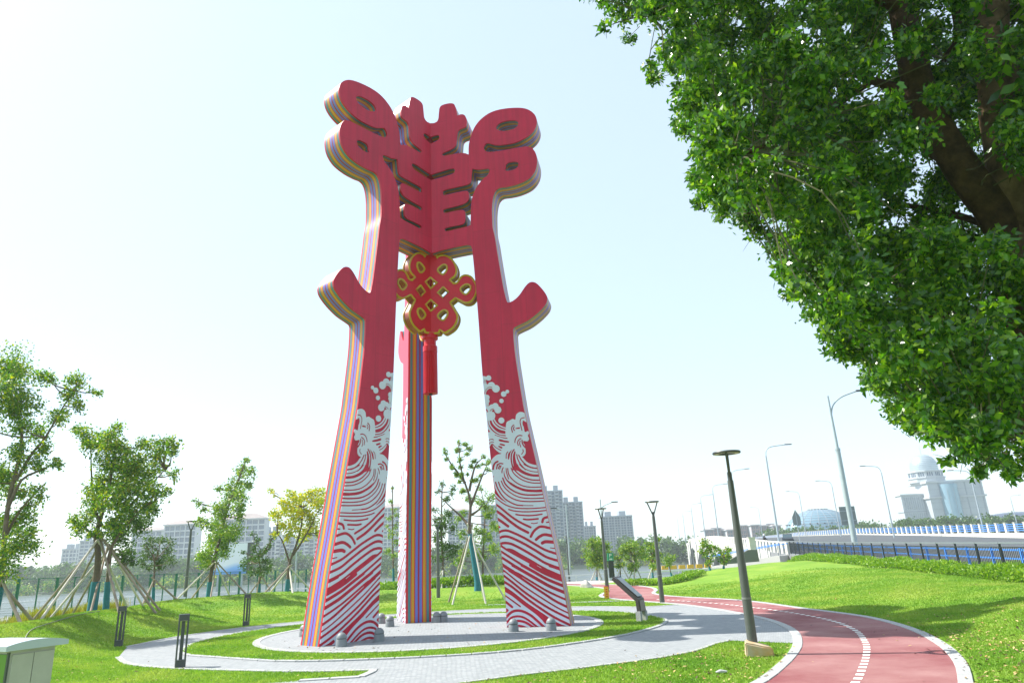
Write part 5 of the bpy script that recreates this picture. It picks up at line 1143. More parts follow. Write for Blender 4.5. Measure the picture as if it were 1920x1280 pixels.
# black picket fence along the pavement
bkm = mat('black_fence_paint', (.015, .022, .028), rough=.45)
grm = mat('grey_handrail', (.16, .19, .21), rough=.4)
bf = thing('picket_fence', 'black picket fence with grey top rail above the hedge on the right', 'fence', RP(12.2, 10))
FY = [10.6 + 1.9 * k for k in range(32)]
pm = MB().box((0, 0, .58), (.06, .05, 1.16)).mesh('post', bkm); o_ = Vector(RP(12.2, 10))
for Y in FY: link('post', pm, bf, Vector(RP(12.2, Y)) - o_)
for a_, b_ in zip(FY[:-1], FY[1:]):
    MB().bar(RP(12.2, a_, 1.14), RP(12.2, b_, 1.14), .06, .05).build('top_rail', grm, bf, world=True)
    MB().bar(RP(12.2, a_, 1.00), RP(12.2, b_, 1.00), .03, .03).bar(RP(12.2, a_, .12), RP(12.2, b_, .12), .03, .03).build('rail', bkm, bf, world=True)
    w_ = MB()
    for k in range(1, 15):
        Y = a_ + (b_ - a_) * k / 15; q = RP(12.2, Y); w_.box((q[0], q[1], q[2] + .56), (.016, .016, .88))
    tag(w_.build('pickets', bkm, bf, world=True), kind='stuff')
# blue guard rail between pavement and road
gb = thing('guard_rail', 'bright blue guard rail with two bars between pavement and road', 'railing', RP(14.5, 14))
o2 = Vector(RP(14.5, 14)); pm = MB().box((0, 0, .42), (.10, .07, .84), taper=.85).mesh('post', blue_paint)
GY = [14 + 2.5 * k for k in range(25)]
for Y in GY: link('post', pm, gb, Vector(RP(14.5, Y)) - o2)
for a_, b_ in zip(GY[:-1], GY[1:]):
    MB().bar(RP(14.5, a_, .76), RP(14.5, b_, .76), .05, .07).build('bar', blue_paint, gb, world=True); MB().bar(RP(14.5, a_, .42), RP(14.5, b_, .42), .05, .06).build('bar', blue_paint, gb, world=True)
# far parapet: cream posts, blue rails, low wall
cream = mat('cream_parapet_paint', (.62, .60, .53), rough=.6, var=.06)
fpz = lambda Y: float(np.interp(Y, [40, 75, 110, 150, 200, 300], [1.55, 1.75, 2.35, 3.1, 3.6, 3.6]))
pr = thing('bridge_parapet', 'far parapet of cream posts with bright blue rails across the road', 'parapet', (41 + SL * 40, 40, 0))
pm = MB().box((0, 0, .55), (.30, .30, 1.12), taper=.92).box((0, 0, 1.14), (.36, .36, .06)).mesh('post', cream)
PYs = []; Y = 40.0
while Y < 300: PYs.append(Y); Y += 2.2
for Y in PYs: link('post', pm, pr, (41 + SL * Y - pr.location.x, Y - 40, fpz(Y)))
for i in range(0, len(PYs) - 1, 4):
    a_ = PYs[i]; b_ = PYs[min(i + 4, len(PYs) - 1)]
    mb = MB().bar((41 + SL * a_, a_, fpz(a_) - .45), (41 + SL * b_, b_, fpz(b_) - .45), .4, .9); mb.build('base_wall', bconc, pr, world=True)
    for h in (.95, .72, .50, .28): MB().bar((41 + SL * a_, a_, fpz(a_) + h), (41 + SL * b_, b_, fpz(b_) + h), .06, .08).build('rail', blue_paint, pr, world=True)
# bridge deck and near parapet
br_ = thing('road_bridge', 'white concrete road bridge over the river with arched underside', 'bridge', RP(12.2, 66))
strip_mesh('deck', bconc, 11.9, 41.2, YS[6:], .0, 1.0).parent = br_; br_.children[0].location = -Vector(br_.location)
sm = strip_mesh('deck_surface', asph, 12.6, 40.6, YS[6:], .006, .004); sm.parent = br_; sm.location = -Vector(br_.location)
pm = MB().box((0, 0, .5), (.36, .5, 1.1)).mesh('parapet_post', cream); Y = 66.5; ob = Vector(br_.location); BY = []
while Y < 262: BY.append(Y); Y += 2.3
for Y in BY: link('parapet_post', pm, br_, Vector(RP(12.1, Y)) - ob)
for i in range(0, len(BY) - 1, 3):
    a_, b_ = BY[i], BY[min(i + 3, len(BY) - 1)]
    MB().bar(RP(12.1, a_, 1.02), RP(12.1, b_, 1.02), .26, .10).build('parapet_coping', cream, br_, world=True); MB().bar(RP(12.15, a_, .55), RP(12.15, b_, .55), .06, .10).build('parapet_rail', blue_paint, br_, world=True)
def arch(y0, y1, zb_, rise, name='arch_span'):
    mb = MB(); n = 16; vs = []
    for i in range(n + 1):
        t = i / n; Y = y0 + (y1 - y0) * t; za = min(zb_ + rise * math.sin(math.pi * (0.04 + .92 * t)) ** .55, zr(Y) - 1.05)
        for X0 in (11.95, 12.6): vs += [(X0 + SL * Y, Y, zr(Y) - .98), (X0 + SL * Y, Y, za)]
    fs = []
    for i in range(n):
        a = i * 4; b = a + 4; fs += [(a, a + 1, b + 1, b), (a + 2, b + 2, b + 3, a + 3), (a + 1, a + 3, b + 3, b + 1)]
    mb.add(vs, fs).build(name, bconc, br_, world=True)
arch(104, 158, -3.8, 4.9); arch(158, 212, -3.8, 5.6); arch(212, 262, -3.8, 5.6)
for Y in (104, 158, 212, 262):
    for X0 in (12.3, 21, 31, 40.5): q = RP(X0, Y); MB().box((q[0], q[1], (q[2] - 5.2) / 2 - .0), (1.6, 2.0, q[2] + 4.0)).build('pier', bconc, br_, world=True)
q0 = RP(12.3, 66); q1 = RP(12.3, 104); wv = MB(); wv.add([(q0[0] - .3, q0[1], q0[2] - .98), (q1[0] - .3, q1[1], q1[2] - .98), (q1[0] - .3, q1[1], -4), (q0[0] - .3, q0[1], -1.2), (q0[0] + .3, q0[1], q0[2] - .98), (q1[0] + .3, q1[1], q1[2] - .98), (q1[0] + .3, q1[1], -4), (q0[0] + .3, q0[1], -1.2)], [(0, 1, 2, 3), (7, 6, 5, 4), (0, 3, 7, 4), (1, 5, 6, 2)]).build('abutment_wall', bconc, br_, world=True)
# stairs from the bridge down to the promenade
stw = thing('bridge_stairs', 'white stairs with blue handrails leading down from the bridge to the riverside', 'stairs', RP(11.4, 66))
A_ = Vector(RP(11.3, 64)); Bv = Vector(at(1328, 1064, 70)); nst = 16
for k in range(nst):
    t = k / nst; p = A_.lerp(Bv, t); d = (Bv - A_); MB().bar((p.x, p.y, p.z - .35), tuple(Vector((p.x, p.y, p.z - .35)) + Vector((d.x, d.y, 0)) / nst), 2.0, .7).build('step', bconc, stw, world=True)
for s in (-1.05, 1.05):
    for k in range(0, nst + 1, 2):
        p = A_.lerp(Bv, k / nst); MB().box((p.x, p.y + s, p.z + .5), (.05, .05, 1.0)).build('railing_post', grm, stw, world=True)
    MB().bar((A_.x, A_.y + s, A_.z + 1.0), (Bv.x, Bv.y + s, Bv.z + 1.0), .06, .06).build('handrail', blue_paint, stw, world=True)
gw = mat('dark_grey_render', (.13, .135, .14), rough=.85)
wp = [at(1352, 1058, 58), at(1424, 1052, 58), at(1420, 1030, 58), at(1404, 1030, 58)]
mb = MB(); mb.add([tuple(p) for p in wp] + [(p[0] + .1, p[1] + .8, p[2]) for p in wp], [(0, 1, 2, 3), (7, 6, 5, 4), (0, 4, 5, 1), (1, 5, 6, 2), (2, 6, 7, 3), (3, 7, 4, 0)])
tag(mb.build('retaining_wall', gw), 'dark grey sloping retaining wall where hedge and picket fence end', 'wall')
gp_ = at(1411, 1030, 60); tag(MB().box((gp_[0], gp_[1], gp_[2] + .3), (.5, .5, 1.25)).box((gp_[0], gp_[1], gp_[2] + .96), (.58, .58, .08)).build('gate_pillar', cream), 'cream square pillar at the head of the bridge stairs', 'pillar')
# road lamps
def road_lamp(H, arm, split=False):
    t = thing('road_lamp', '', 'street lamp')
    if split:
        MB().lathe([(.17, 0), (.15, H * .62)], 14).build('lower_pole', galv, t, smooth=30); MB().lathe([(.17, H * .62), (.17, H * .635)], 14).build('collar', galv, t, smooth=30); MB().lathe([(.10, H * .635), (.06, H)], 12).build('pole', galv, t, smooth=30)
        c = [(0, 0, H * .86), (arm * .12, 0, H * .93), (arm * .45, 0, H * .985), (arm, 0, H * 1.02)]
    else:
        MB().lathe([(.12, 0), (.075, H * .9)], 12).build('pole', galv, t, smooth=30)
        c = [(0, 0, H * .9), (arm * .06, 0, H * .95), (arm * .3, 0, H * .985), (arm, 0, H * 1.0)]
    MB().tube(catmull(c, 5), .045, 8).build('arm', galv, t, smooth=50)
    MB().box((arm * 1.18, 0, c[-1][2] + .02), (.75, .28, .09)).build('lamp_head', dark_metal, t); return t
rl1 = None
rows = [(76, 1461, 1016, 1437, 835, 1, 'road lamp between the nearest park lamp and the big pole'), (112, 1388, 1008, 1373, 880, 1, 'road lamp just right behind the nearest park lamp head'), (136, 1348, 1010, 1336, 908, 1, 'road lamp over the bridge, first left of the nearest park lamp'), (167, 1323, 1011, 1312, 928, 1, 'road lamp over the bridge, second left of the nearest park lamp'), (205, 1303, 1012, 1296, 944, 1, 'road lamp over the bridge, third left of the nearest park lamp'), (258, 1286, 1014, 1283, 958, 1, 'road lamp over the bridge, fourth left of the nearest park lamp'), (320, 1275, 1016, 1271, 968, 1, 'faint farthest road lamp over the bridge'),
        (105, 1676, 1002, 1650, 872, -1, 'road lamp with arm to the left, between sign board and domed tower'), (136, 1577, 1006, 1558, 900, -1, 'road lamp with arm to the left standing before the egg shaped dome'), (165, 1512, 1008, 1497, 920, -1, 'road lamp with arm to the left at the left end of the dome'), (260, 1430, 1006, 1423, 950, -1, 'small far road lamp with arm to the left above the brown houses'), (96, 1845, 996, 1820, 880, -1, 'road lamp with arm to the left in front of the domed tower'), (190, 1907, 982, 1896, 928, 1, 'road lamp at the far right in front of the dark vaulted roof')]
b1 = at(1604, 1022, 46); t1 = at(1552, 742, 46); lm0 = road_lamp(float(t1[2] - b1[2]), 1.9, True); lm0.location = tuple(float(v) for v in b1); lm0.rotation_euler = (0, 0, -.1); tag(lm0, 'tall thick two stage road lamp rising behind the hedge under the big tree', 'street lamp', 'street lamps along the road')
for Y, x, y, tx, ty, s, lb in rows:
    b_ = at(x, y, Y); t_ = at(tx, ty, Y); H = float(t_[2] - b_[2]) + 1.0; l = road_lamp(H, 2.2 * s); l.location = (float(b_[0]), float(b_[1]), float(b_[2]) - 1.0); tag(l, lb, 'street lamp', 'street lamps along the road')
# road signs seen from behind
sgm = mat('grey_sign_back', (.22, .25, .25), rough=.5, metal=.3)
def sign(x, y, tx, ty, Y, shape, label):
    b_ = at(x, y, Y); t_ = at(tx, ty, Y); H = float(t_[2] - b_[2]); T = thing('road_sign', label, 'road sign', b_); MB().tube([(0, 0, -.8), (0, 0, H)], .05, 8).build('pole', galv, T); return T, H
T, H = sign(1597, 1010, 1574, 890, 62, 0, 'rectangular grey road sign seen from behind, beside the tall road lamp')
z_a = at(1594, 966, 62)[2] - T.location.z; MB().box((.05, 0, z_a), (1.35, .06, 1.55)).build('panel', sgm, T)
for s in (-.4, .4): MB().box((.05, -.05, z_a + s), (1.3, .05, .06)).build('bracket', galv, T)
T, H = sign(1500, 1014, 1489, 955, 80, 1, 'house shaped grey road sign seen from behind before the glass dome'); zz = at(1491, 975, 80)[2] - T.location.z
mb = MB(); mb.plate([(-.45, zz - .55), (.45, zz - .55), (.45, zz + .35), (0, zz + 1.15), (-.45, zz + .35)], [], -.03, .03, 0, 0).build('panel', sgm, T)
# scooter rider
def rider():
    p = at(1434, 1020, 92); T = thing('motor_scooter', 'dark motor scooter riding along the road behind the fence', 'scooter', (p[0], p[1], p[2] - .55), .35)
    mb = MB(); mb.tube([(-.55, 0, .28), (-.3, 0, .6), (.15, 0, .45), (.45, 0, .95)], [.1, .16, .1, .05], 10).build('body', dark_metal, T, smooth=50)
    w = MB().lathe([(.24, -.05), (.26, 0), (.24, .05)], 16).mesh('wheel', bkm)
    for x_ in (-.6, .6): o = link('wheel', w, T, (x_, 0, .26)); o.rotation_euler = (R_(90), 0, 0)
    MB().tube([(.42, -.3, 1.02), (.45, 0, .98), (.42, .3, 1.02)], .025, 6).build('handlebar', dark_metal, T)
    me = bpy.data.meshes.new('person'); J = [(0, 0, .82), (0.02, 0, 1.1), (.06, 0, 1.38), (.08, 0, 1.52), (.10, 0, 1.66), (.06, .2, 1.36), (.22, .26, 1.12), (.40, .26, 1.04), (.06, -.2, 1.36), (.22, -.26, 1.12), (.40, -.26, 1.04), (.0, .12, .80), (.38, .16, .72), (.30, .14, .36), (.42, .14, .30), (0, -.12, .80), (.38, -.16, .72), (.30, -.14, .36), (.42, -.14, .30)]
    E = [(0, 1), (1, 2), (2, 3), (3, 4), (2, 5), (5, 6), (6, 7), (2, 8), (8, 9), (9, 10), (0, 11), (11, 12), (12, 13), (13, 14), (0, 15), (15, 16), (16, 17), (17, 18)]
    me.from_pydata(J, E, []); me.materials.append(mat('black_clothes', (.012, .013, .016), rough=.9)); ob_ = link('person', me, None, T.location); ob_.rotation_euler = T.rotation_euler
    md = ob_.modifiers.new('s', 'SKIN'); R = [.16, .15, .16, .07, .10, .08, .055, .045, .08, .055, .045, .1, .085, .06, .05, .1, .085, .06, .05]
    for v, r in zip(me.skin_vertices[0].data, R): v.radius = (r, r)
    me.skin_vertices[0].data[0].use_root = True; sb_ = ob_.modifiers.new('u', 'SUBSURF'); sb_.levels = sb_.render_levels = 1
    tag(ob_, 'person in black clothes and pale helmet riding the scooter', 'person')
    MB().lathe([(.02, .27), (.09, .25), (.135, .16), (.14, .06), (.12, 0)][::-1], 14, o=(.10, 0, 1.60)).build('helmet', mat('pale_helmet', (.6, .6, .62), rough=.3), ob_, smooth=40)
rider()
# a distant dark car
def car():
    p = at(1478, 1014, 118); T = thing('parked_car', 'small dark grey car far away on the road before the trees', 'car', (p[0], p[1], p[2] - .35), 1.2)
    cm = mat('dark_car_paint', (.03, .04, .055), rough=.25, coat=.6); gl = mat('car_glass', (.05, .08, .1), rough=.1)
    MB().plate([(-2.1, .3), (2.1, .3), (2.15, .75), (1.3, .9), (-1.9, .95), (-2.15, .7)], [], -.85, .85, 0, 0).build('body', cm, T)
    MB().plate([(-1.7, .93), (1.2, .9), (.5, 1.42), (-1.1, 1.45)], [], -.72, .72, 0, 0).build('cabin_glass', gl, T)
    MB().plate([(-1.15, 1.44), (.52, 1.41), (.45, 1.47), (-1.05, 1.5)], [], -.7, .7, 0, 0).build('roof', cm, T)
    w = MB().lathe([(.3, -.1), (.33, 0), (.3, .1)], 14).mesh('wheel', bkm)
    for x_ in (-1.3, 1.35):
        for y_ in (-.8, .8): o = link('wheel', w, T, (x_, y_, .33)); o.rotation_euler = (R_(90), 0, 0)
car()
# ============================================================ FAR BUILDINGS AND WOODS
gl_b = mat('blue_grey_window_glass', (.07, .11, .17), rough=.25, spec=.6, var=.25, vscale=.5)
wh_b = mat('white_facade_render', (.44, .47, .50), rough=.8, var=.05, vscale=.05); gy_b = mat('grey_facade_render', (.28, .32, .37), rough=.8, var=.05, vscale=.05)
rf_b = mat('grey_brown_roof_tiles', (.30, .25, .24), rough=.85, var=.1, vscale=.3); pk_b = mat('pinkish_brown_brick', (.30, .20, .21), rough=.85, var=.12, vscale=.1)
def block(name, label, x0, x1, ytop, Y, floors, bays, roof='hip', depth=7, side=0, wall=wh_b, base_y=None, rz=0.0, balc=False, cat='building'):
    a = at(x0, 1050, Y); b = at(x1, 1050, Y); zt_ = float(at((x0 + x1) / 2, ytop, Y)[2]); W = float(b[0] - a[0]); z0 = -2.0
    T = thing(name, label, cat, ((a[0] + b[0]) / 2, Y + depth / 2, z0), rz); H = zt_ - z0; fh = H / floors
    MB().box((0, 0, H / 2), (W - .5, depth - .5, H - .3)).build('window_glazing', gl_b, T)
    f = MB()
    for k in range(floors + 1): f.box((0, 0, max(.2, k * fh)), (W, depth, fh * .24))
    tag(f.build('floor_bands', wall, T), kind='stuff')
    p = MB()
    for k in range(bays + 1):
        x_ = -W / 2 + W * k / bays; w_ = .6 if k % 2 == 0 else .25
        p.box((x_, -depth / 2 + .1, H / 2), (w_, .5, H - .1))
    tag(p.build('pilasters', wall, T), kind='stuff')
    for s in (-1, 1): MB().box((s * (W / 2 + .02), .3, H / 2), (.5, depth - .2, H - .05)).build('end_wall', wh_b, T)
    if balc:
        bc = MB()
        for k in range(1, floors):
            for j in range(0, bays, 2): bc.box((-W / 2 + W * (j + .5) / bays, -depth / 2 - .7, k * fh + .3), (W / bays * .85, 1.2, .9))
        tag(bc.build('balconies', wall, T), kind='stuff')
    if roof == 'hip':
        e = 1.0; MB().box((0, 0, H + .25), (W + 2 * e, depth + 2 * e, .5)).build('eaves', wh_b, T); h = W * .13
        MB().add([(-W / 2 - e, -depth / 2 - e, H + .5), (W / 2 + e, -depth / 2 - e, H + .5), (W / 2 + e, depth / 2 + e, H + .5), (-W / 2 - e, depth / 2 + e, H + .5), (-W * .22, 0, H + .5 + h), (W * .22, 0, H + .5 + h)], [(0, 1, 5, 4), (1, 2, 5), (2, 3, 4, 5), (3, 0, 4), (3, 2, 1, 0)]).build('roof', rf_b, T)
    else:
        MB().box((0, 0, H + .3), (W + .8, depth + .8, .7)).build('cornice', gy_b, T)
        for s in (-.28, .22): MB().box((W * s, 0, H + 1.9), (W * .22, depth * .6, 2.9)).build('stair_tower', gy_b, T)
    return T
GA = 'apartment blocks across the river'
block('apartment_block', 'small pale apartment block far left above the tree line', 115, 148, 1030, 430, 9, 5, 'flat')
block('apartment_block', 'taller pale block partly behind the crossed stakes', 146, 181, 1014, 420, 12, 4, 'flat')
block('apartment_block', 'pale block left of the hip roofed one, behind the broad tree', 243, 298, 996, 430, 9, 5, 'hip')
block('apartment_block', 'hip roofed apartment block behind the ring lamp', 303, 362, 984, 400, 9, 6, 'hip')
block('apartment_block', 'hip roofed apartment block behind the leaning tree', 410, 492, 974, 400, 10, 7, 'hip')
block('apartment_block', 'flat roofed block right of the leaning tree', 490, 517, 998, 410, 9, 3, 'flat')
block('apartment_block', 'white end block with balconies behind the yellow tree', 515, 606, 1012, 380, 9, 10, 'flat', balc=True)
block('apartment_block', 'hip roofed block seen between left and rear sculpture legs', 712, 768, 952, 420, 16, 8, 'hip')
block('apartment_block', 'hip roofed block behind the tufted young tree', 842, 882, 958, 400, 15, 6, 'hip')
block('apartment_block', 'grey block behind the pale tree beside the right leg', 905, 950, 948, 400, 16, 7, 'flat', wall=gy_b)
block('apartment_tower', 'tallest grey tower right of the sculpture leg, left section', 1020, 1062, 921, 380, 20, 6, 'flat', wall=gy_b, balc=True)
block('apartment_tower', 'grey tower section right of the tallest one', 1060, 1099, 942, 390, 18, 6, 'flat', wall=gy_b, balc=True)
block('apartment_block', 'low distant grey block between the two tower groups', 1100, 1121, 987, 450, 12, 5, 'flat', wall=gy_b)
block('apartment_tower', 'white and grey tower group left of the second park lamp', 1136, 1192, 968, 420, 16, 10, 'flat', wall=gy_b, depth=18)
for i, (x0, x1, yt) in enumerate([(1328, 1344, 993), (1342, 1358, 990), (1357, 1370, 992), (1371, 1392, 993), (1394, 1408, 985), (1408, 1418, 988), (1418, 1432, 984), (1433, 1447, 985), (1448, 1460, 982), (1460, 1473, 985)]):
    b_ = block('brick_house', '', x0, x1, yt, 470 + 6 * (i % 3), 6, 4, 'hip', wall=pk_b, depth=10)
    tag(b_, ['pinkish brown far house, leftmost of the row behind the bridge', 'second pinkish brown house from the left behind the bridge', 'third pinkish brown house from the left behind the bridge', 'fourth pinkish brown house, left of the nearest park lamp pole', 'pinkish brown house just right of the nearest park lamp pole', 'narrow pinkish brown house sixth in the far row', 'seventh pinkish brown house, near the scooter rider', 'eighth pinkish brown house, above the scooter rider', 'ninth pinkish brown house, tallest at the right', 'last pinkish brown house beside the glass dome'][i], 'house', 'pinkish brown houses beyond the bridge')
block('office_building', 'low white building between the glass dome and the domed tower', 1612, 1634, 988, 420, 4, 4, 'flat')
# egg shaped glass dome
gm_ = bpy.data.materials.new('dome_cladding'); gm_.use_nodes = True; nt = gm_.node_tree; b = nt.nodes['Principled BSDF']; b.inputs['Roughness'].default_value = .3; b.inputs['Metallic'].default_value = .25
tc = nt.nodes.new('ShaderNodeTexCoord'); n = nt.nodes.new('ShaderNodeTexNoise'); n.inputs['Scale'].default_value = .25; cr = nt.nodes.new('ShaderNodeValToRGB'); cr.color_ramp.elements[0].color = (.17, .30, .40, 1); cr.color_ramp.elements[1].color = (.24, .38, .46, 1)
nt.links.new(tc.outputs['Object'], n.inputs['Vector']); nt.links.new(n.outputs[0], cr.inputs[0]); nt.links.new(cr.outputs[0], b.inputs['Base Color'])
Yd = 340; pl = at(1480, 1004, Yd); prr = at(1616, 1004, Yd); zt_ = at(1545, 952, Yd)[2]; cx_ = float(pl[0] + prr[0]) / 2; rx_ = float(prr[0] - pl[0]) / 2 * 1.02
D = thing('glass_dome', 'wide pale blue glass dome hall beyond the road', 'building', (cx_, Yd + 4, 4.2)); hz_ = float(zt_) - 4.2
MB().lathe([(rx_ * .995, -6), (rx_ * .995, .05)], 48, sy=.6).build('base_wall', wh_b, D, smooth=50)
prof = [(rx_ * math.cos(t), hz_ * math.sin(t)) for t in np.linspace(0, math.pi / 2 - .02, 14)]
MB().lathe(prof, 48, sy=.6).build('shell', gm_, D, smooth=50)
ribs = MB()
for k in range(24):
    a_ = 2 * math.pi * k / 24; ribs.tube([(1.004 * r * math.cos(a_), 1.004 * r * math.sin(a_) * .6, z) for r, z in prof], .12, 4, cap=False)
for r, z in prof[1:-2]:
    ribs.tube([(1.004 * r * math.cos(t), 1.004 * r * math.sin(t) * .6, z) for t in np.linspace(0, 2 * math.pi, 49)], .10, 4, cap=False)
tag(ribs.build('ribs', gy_b, D), kind='stuff')
po = MB()
for zz, kk in ((.45, 30), (.97, 18)):
    for k in range(kk):
        a_ = 2 * math.pi * k / kk; r = rx_ * math.sqrt(1 - zz ** 2); po.box((r * math.cos(a_) * 1.01, r * math.sin(a_) * .6 * 1.01, hz_ * zz), (.9, .6, .5), rz=a_)
tag(po.build('vents', dark_metal, D), kind='stuff')
# domed tower
Yt = 380; c0 = at(1808, 985, Yt); k_ = Yt / FPX * 1.05; zf_ = lambda x, y: float(at(x, y, Yt)[2])
W0 = thing('domed_tower', 'white stone clad tower block crowned by a silver dome, with a glass bay', 'building', (float(c0[0]), Yt + 10, -2)); zo = 2.0
st_b = mat('pale_stone_cladding', (.38, .42, .46), rough=.6, var=.06, vscale=.06); sil = mat('silver_dome_metal', (.42, .50, .54), rough=.35, metal=.5, var=.06, vscale=.4)
Wb = 95 * k_; zB = zf_(1790, 903) + zo; zC = zf_(1797, 930) + zo
MB().box((0, -4, zB / 2), (Wb, 12, zB)).build('body', st_b, W0)
MB().box((0, 0, zB + .5), (Wb + 1.6, 21.2, 1.0)).build('cornice', wh_b, W0); MB().box((0, 0, zC), (Wb + 1.4, 21.4, .9)).build('string_course', wh_b, W0)
MB().lathe([(4.6, 0), (4.6, zB - 1)], 24, o=(-Wb * .14, -10, 0)).build('glass_bay', gm_, W0, smooth=40)
jn = MB()
for k in range(1, 9): jn.box((0, -10.02, zB * k / 9), (Wb + .1, .12, .14))
for sx in (-.30, -.02, .18, .46): jn.box((Wb * sx, -10.05, zB / 2), (.5, .25, zB - .2))
tag(jn.build('panel_joints', gy_b, W0), kind='stuff')
bw = MB()
for k in range(12): 
    for j in range(5): bw.box((-Wb * .14 - 3 + j * 1.5, -14.65 + abs(j - 2) * .45, 2 + k * (zB - 4) / 12), (.12, .12, (zB - 4) / 12 * .9))
tag(bw.build('bay_mullions', gy_b, W0), kind='stuff')
dx = -28 * k_ ; z1 = zB + 1; z2 = zf_(1768, 893) + zo; z3 = zf_(1768, 881) + zo; z4 = zf_(1764, 846) + zo
MB().lathe([(8.9, z1), (8.9, z2)], 12, o=(dx, 0, 0)).build('lower_drum', st_b, W0); MB().lathe([(9.3, z2), (9.3, z2 + .6)], 12, o=(dx, 0, 0)).build('drum_ledge', wh_b, W0)
MB().lathe([(8.4, z2 + .6), (8.4, z3)], 12, o=(dx, 0, 0)).build('upper_drum', st_b, W0); MB().lathe([(8.9, z3), (8.9, z3 + .6)], 12, o=(dx, 0, 0)).build('upper_ledge', wh_b, W0)
ww = MB()
for k in range(12):
    a_ = math.pi * 2 * (k + .5) / 12
    for j in (-1, 0, 1): ww.box((dx + 8.18 * math.cos(a_) - j * 1.1 * math.sin(a_), 8.18 * math.sin(a_) + j * 1.1 * math.cos(a_), (z2 + z3) / 2 + .3), (.2, .55, (z3 - z2) * .55), rz=a_)
tag(ww.build('drum_windows', gl_b, W0), kind='stuff')
dr = 6.9; dh = z4 - z3 - .6
MB().lathe([(dr, z3 + .6)] + [(dr * math.cos(t), z3 + .6 + dh * .25 + dh * .75 * math.sin(t)) for t in np.linspace(0, math.pi / 2 - .03, 10)], 28, o=(dx, 0, 0)).build('dome', sil, W0, smooth=50)
db = MB()
for k in range(1, 9): 
    t = k / 9; zz = z3 + .6 + dh * t; r = dr if t < .25 else dr * math.sqrt(max(0, 1 - ((t - .25) / .75) ** 2)); db.tube([(dx + (r + .02) * math.cos(s), (r + .02) * math.sin(s), zz) for s in np.linspace(0, 6.2832, 29)], .07, 4, cap=False)
tag(db.build('dome_seams', gy_b, W0), kind='stuff'); MB().tube([(dx, 0, z4), (dx, 0, z4 + 5)], [.18, .05], 6).build('spire', galv, W0)
# lower wing of the tower
wl = at(1712, 985, Yt); wr = at(1764, 985, Yt); zW = zf_(1722, 926) + zo; ww_ = float(wr[0] - wl[0]); xw = float((wl[0] + wr[0]) / 2) - float(c0[0])
MB().box((xw, -1, zW / 2), (ww_, 6, zW)).build('wing', st_b, W0); MB().box((xw, -1, zW + .3), (ww_ + 1.0, 7, .7)).build('wing_cornice', wh_b, W0); MB().box((xw, -1, zW * .66), (ww_ + .5, 6.5, .6)).build('wing_ledge', gy_b, W0)
wm = MB()
for k in range(13): wm.box((xw - ww_ / 2 + ww_ * (k + .5) / 13, -4.1, zW * .83), (.25, .35, zW * .26)); wm.box((xw - ww_ / 2 + ww_ * (k + .5) / 13, -4.06, zW * .32), (.5, .2, zW * .62))
tag(wm.build('wing_windows', gy_b, W0), kind='stuff')
# vaulted dark roof at the far right
vr = at(1925, 982, 250); V_ = thing('vaulted_hall', 'low hall with dark blue arched roof at the right photo edge', 'building', (float(vr[0]) + 6, 262, 0)); vh = float(at(1915, 957, 250)[2])
MB().lathe([(24 * math.cos(t), 1 + (vh - 1) * math.sin(t)) for t in np.linspace(0, math.pi / 2 - .03, 10)], 36, sy=.5).build('roof', mat('dark_blue_roof', (.07, .09, .14), rough=.4), V_, smooth=50)
MB().lathe([(23.4, -3), (23.4, 1.1)], 36, sy=.5).build('wall', gl_b, V_); MB().lathe([(20 * math.cos(t), 1 + (vh - .6) * math.sin(t)) for t in np.linspace(0, math.pi / 2 - .03, 10)], 36, o=(13, 16, 0), sy=.5).build('rear_roof', mat('pale_blue_roof', (.22, .25, .29), rough=.5), V_, smooth=50)
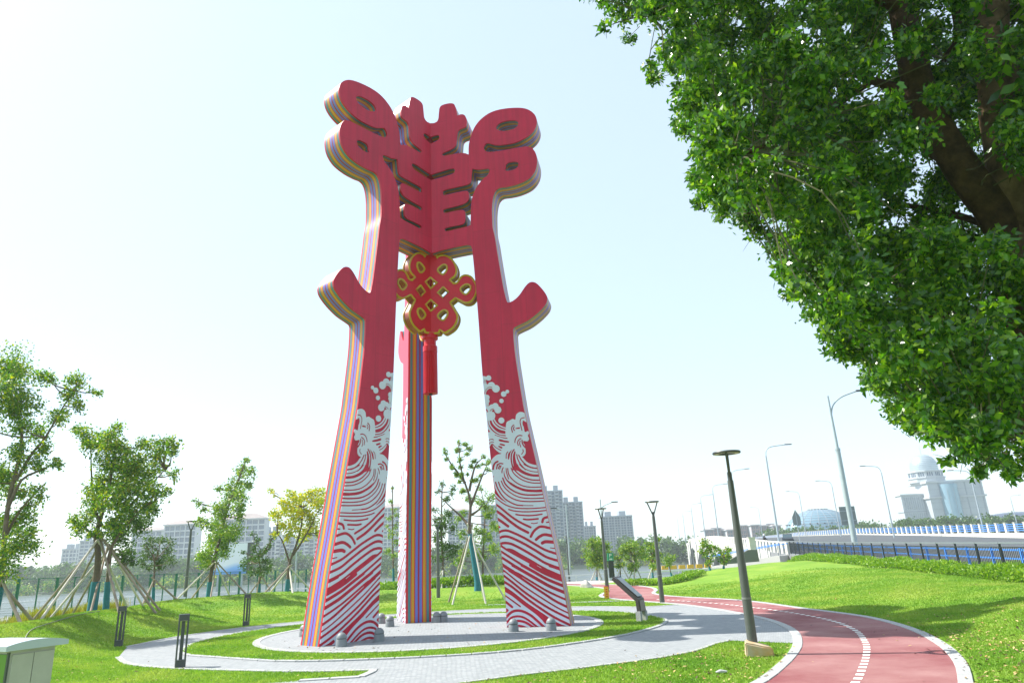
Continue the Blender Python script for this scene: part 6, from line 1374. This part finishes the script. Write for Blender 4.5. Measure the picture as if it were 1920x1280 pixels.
# far woods
def wood(name, label, pts, m, leaf, seed, n_bl, h0, h1, rr, lm='dark', per=150):
    rs = np.random.RandomState(seed); cen = []; rad = []
    for _ in range(n_bl):
        k = rs.randint(0, len(pts) - 1); t = rs.rand(); a, b = np.array(pts[k][:3]), np.array(pts[k + 1][:3]); p = a + (b - a) * t; Hh = h0 + (h1 - h0) * rs.rand() ** .8; r = rr * rs.uniform(.6, 1.15)
        for q in range(3): cen.append(np.array([p[0] + rs.uniform(-2, 2), p[1] + rs.uniform(-7, 7), p[2] + max(r * .5, Hh * (1 - .36 * q) - r)])); rad.append(r * (1 + .15 * q))
    v = leaves(cen, rad, [per] * len(cen), leaf, rs, sub=9, spread=.30, droop=.1, aspect=.8)
    T = tag(link(name, fast_mesh(name, v, 4, LM[lm])), kind='stuff'); return T
def bpt(x, y, Y): p = at(x, y, Y); return (float(p[0]), float(p[1]), float(p[2]))
wood('riverside_wood', '', [bpt(x, 1112 - (x) * .0445, 290) for x in (-160, 100, 300, 500, 700, 900, 1100, 1290)], None, 1.0, 41, 250, 7.5, 11.5, 3.4, 'dark', 170)
wood('riverside_wood', '', [bpt(x, 1116 - (x) * .0445, 284) for x in (-160, 200, 600, 900, 1250)], None, .8, 42, 90, 4.0, 6.0, 2.4, 'green', 150)
wood('roadside_wood', '', [bpt(1440, 1014, 300), bpt(1500, 1011, 290), bpt(1600, 1008, 280)], None, .8, 43, 44, 3.2, 5.0, 2.2, 'dark', 150)
wood('roadside_wood', '', [bpt(1610, 1004, 260), bpt(1700, 999, 250), bpt(1760, 997, 250), bpt(1850, 992, 240), bpt(1990, 985, 235)], None, .8, 44, 64, 3.2, 5.2, 2.3, 'dark', 140)
# ============================================================ HAZE
hz = MB().box((150, 340, 13.9), (1500, 1100, 52.2))
hm = bpy.data.materials.new('haze_air'); hm.use_nodes = True; N = hm.node_tree.nodes; N.remove(N['Principled BSDF'])
pv = N.new('ShaderNodeVolumePrincipled'); pv.inputs['Color'].default_value = (.86, .94, 1.0, 1); pv.inputs['Density'].default_value = 0.00048; pv.inputs['Anisotropy'].default_value = 0.2
hm.node_tree.links.new(pv.outputs[0], N['Material Output'].inputs['Volume'])
tag(hz.build('haze', hm), kind='stuff')
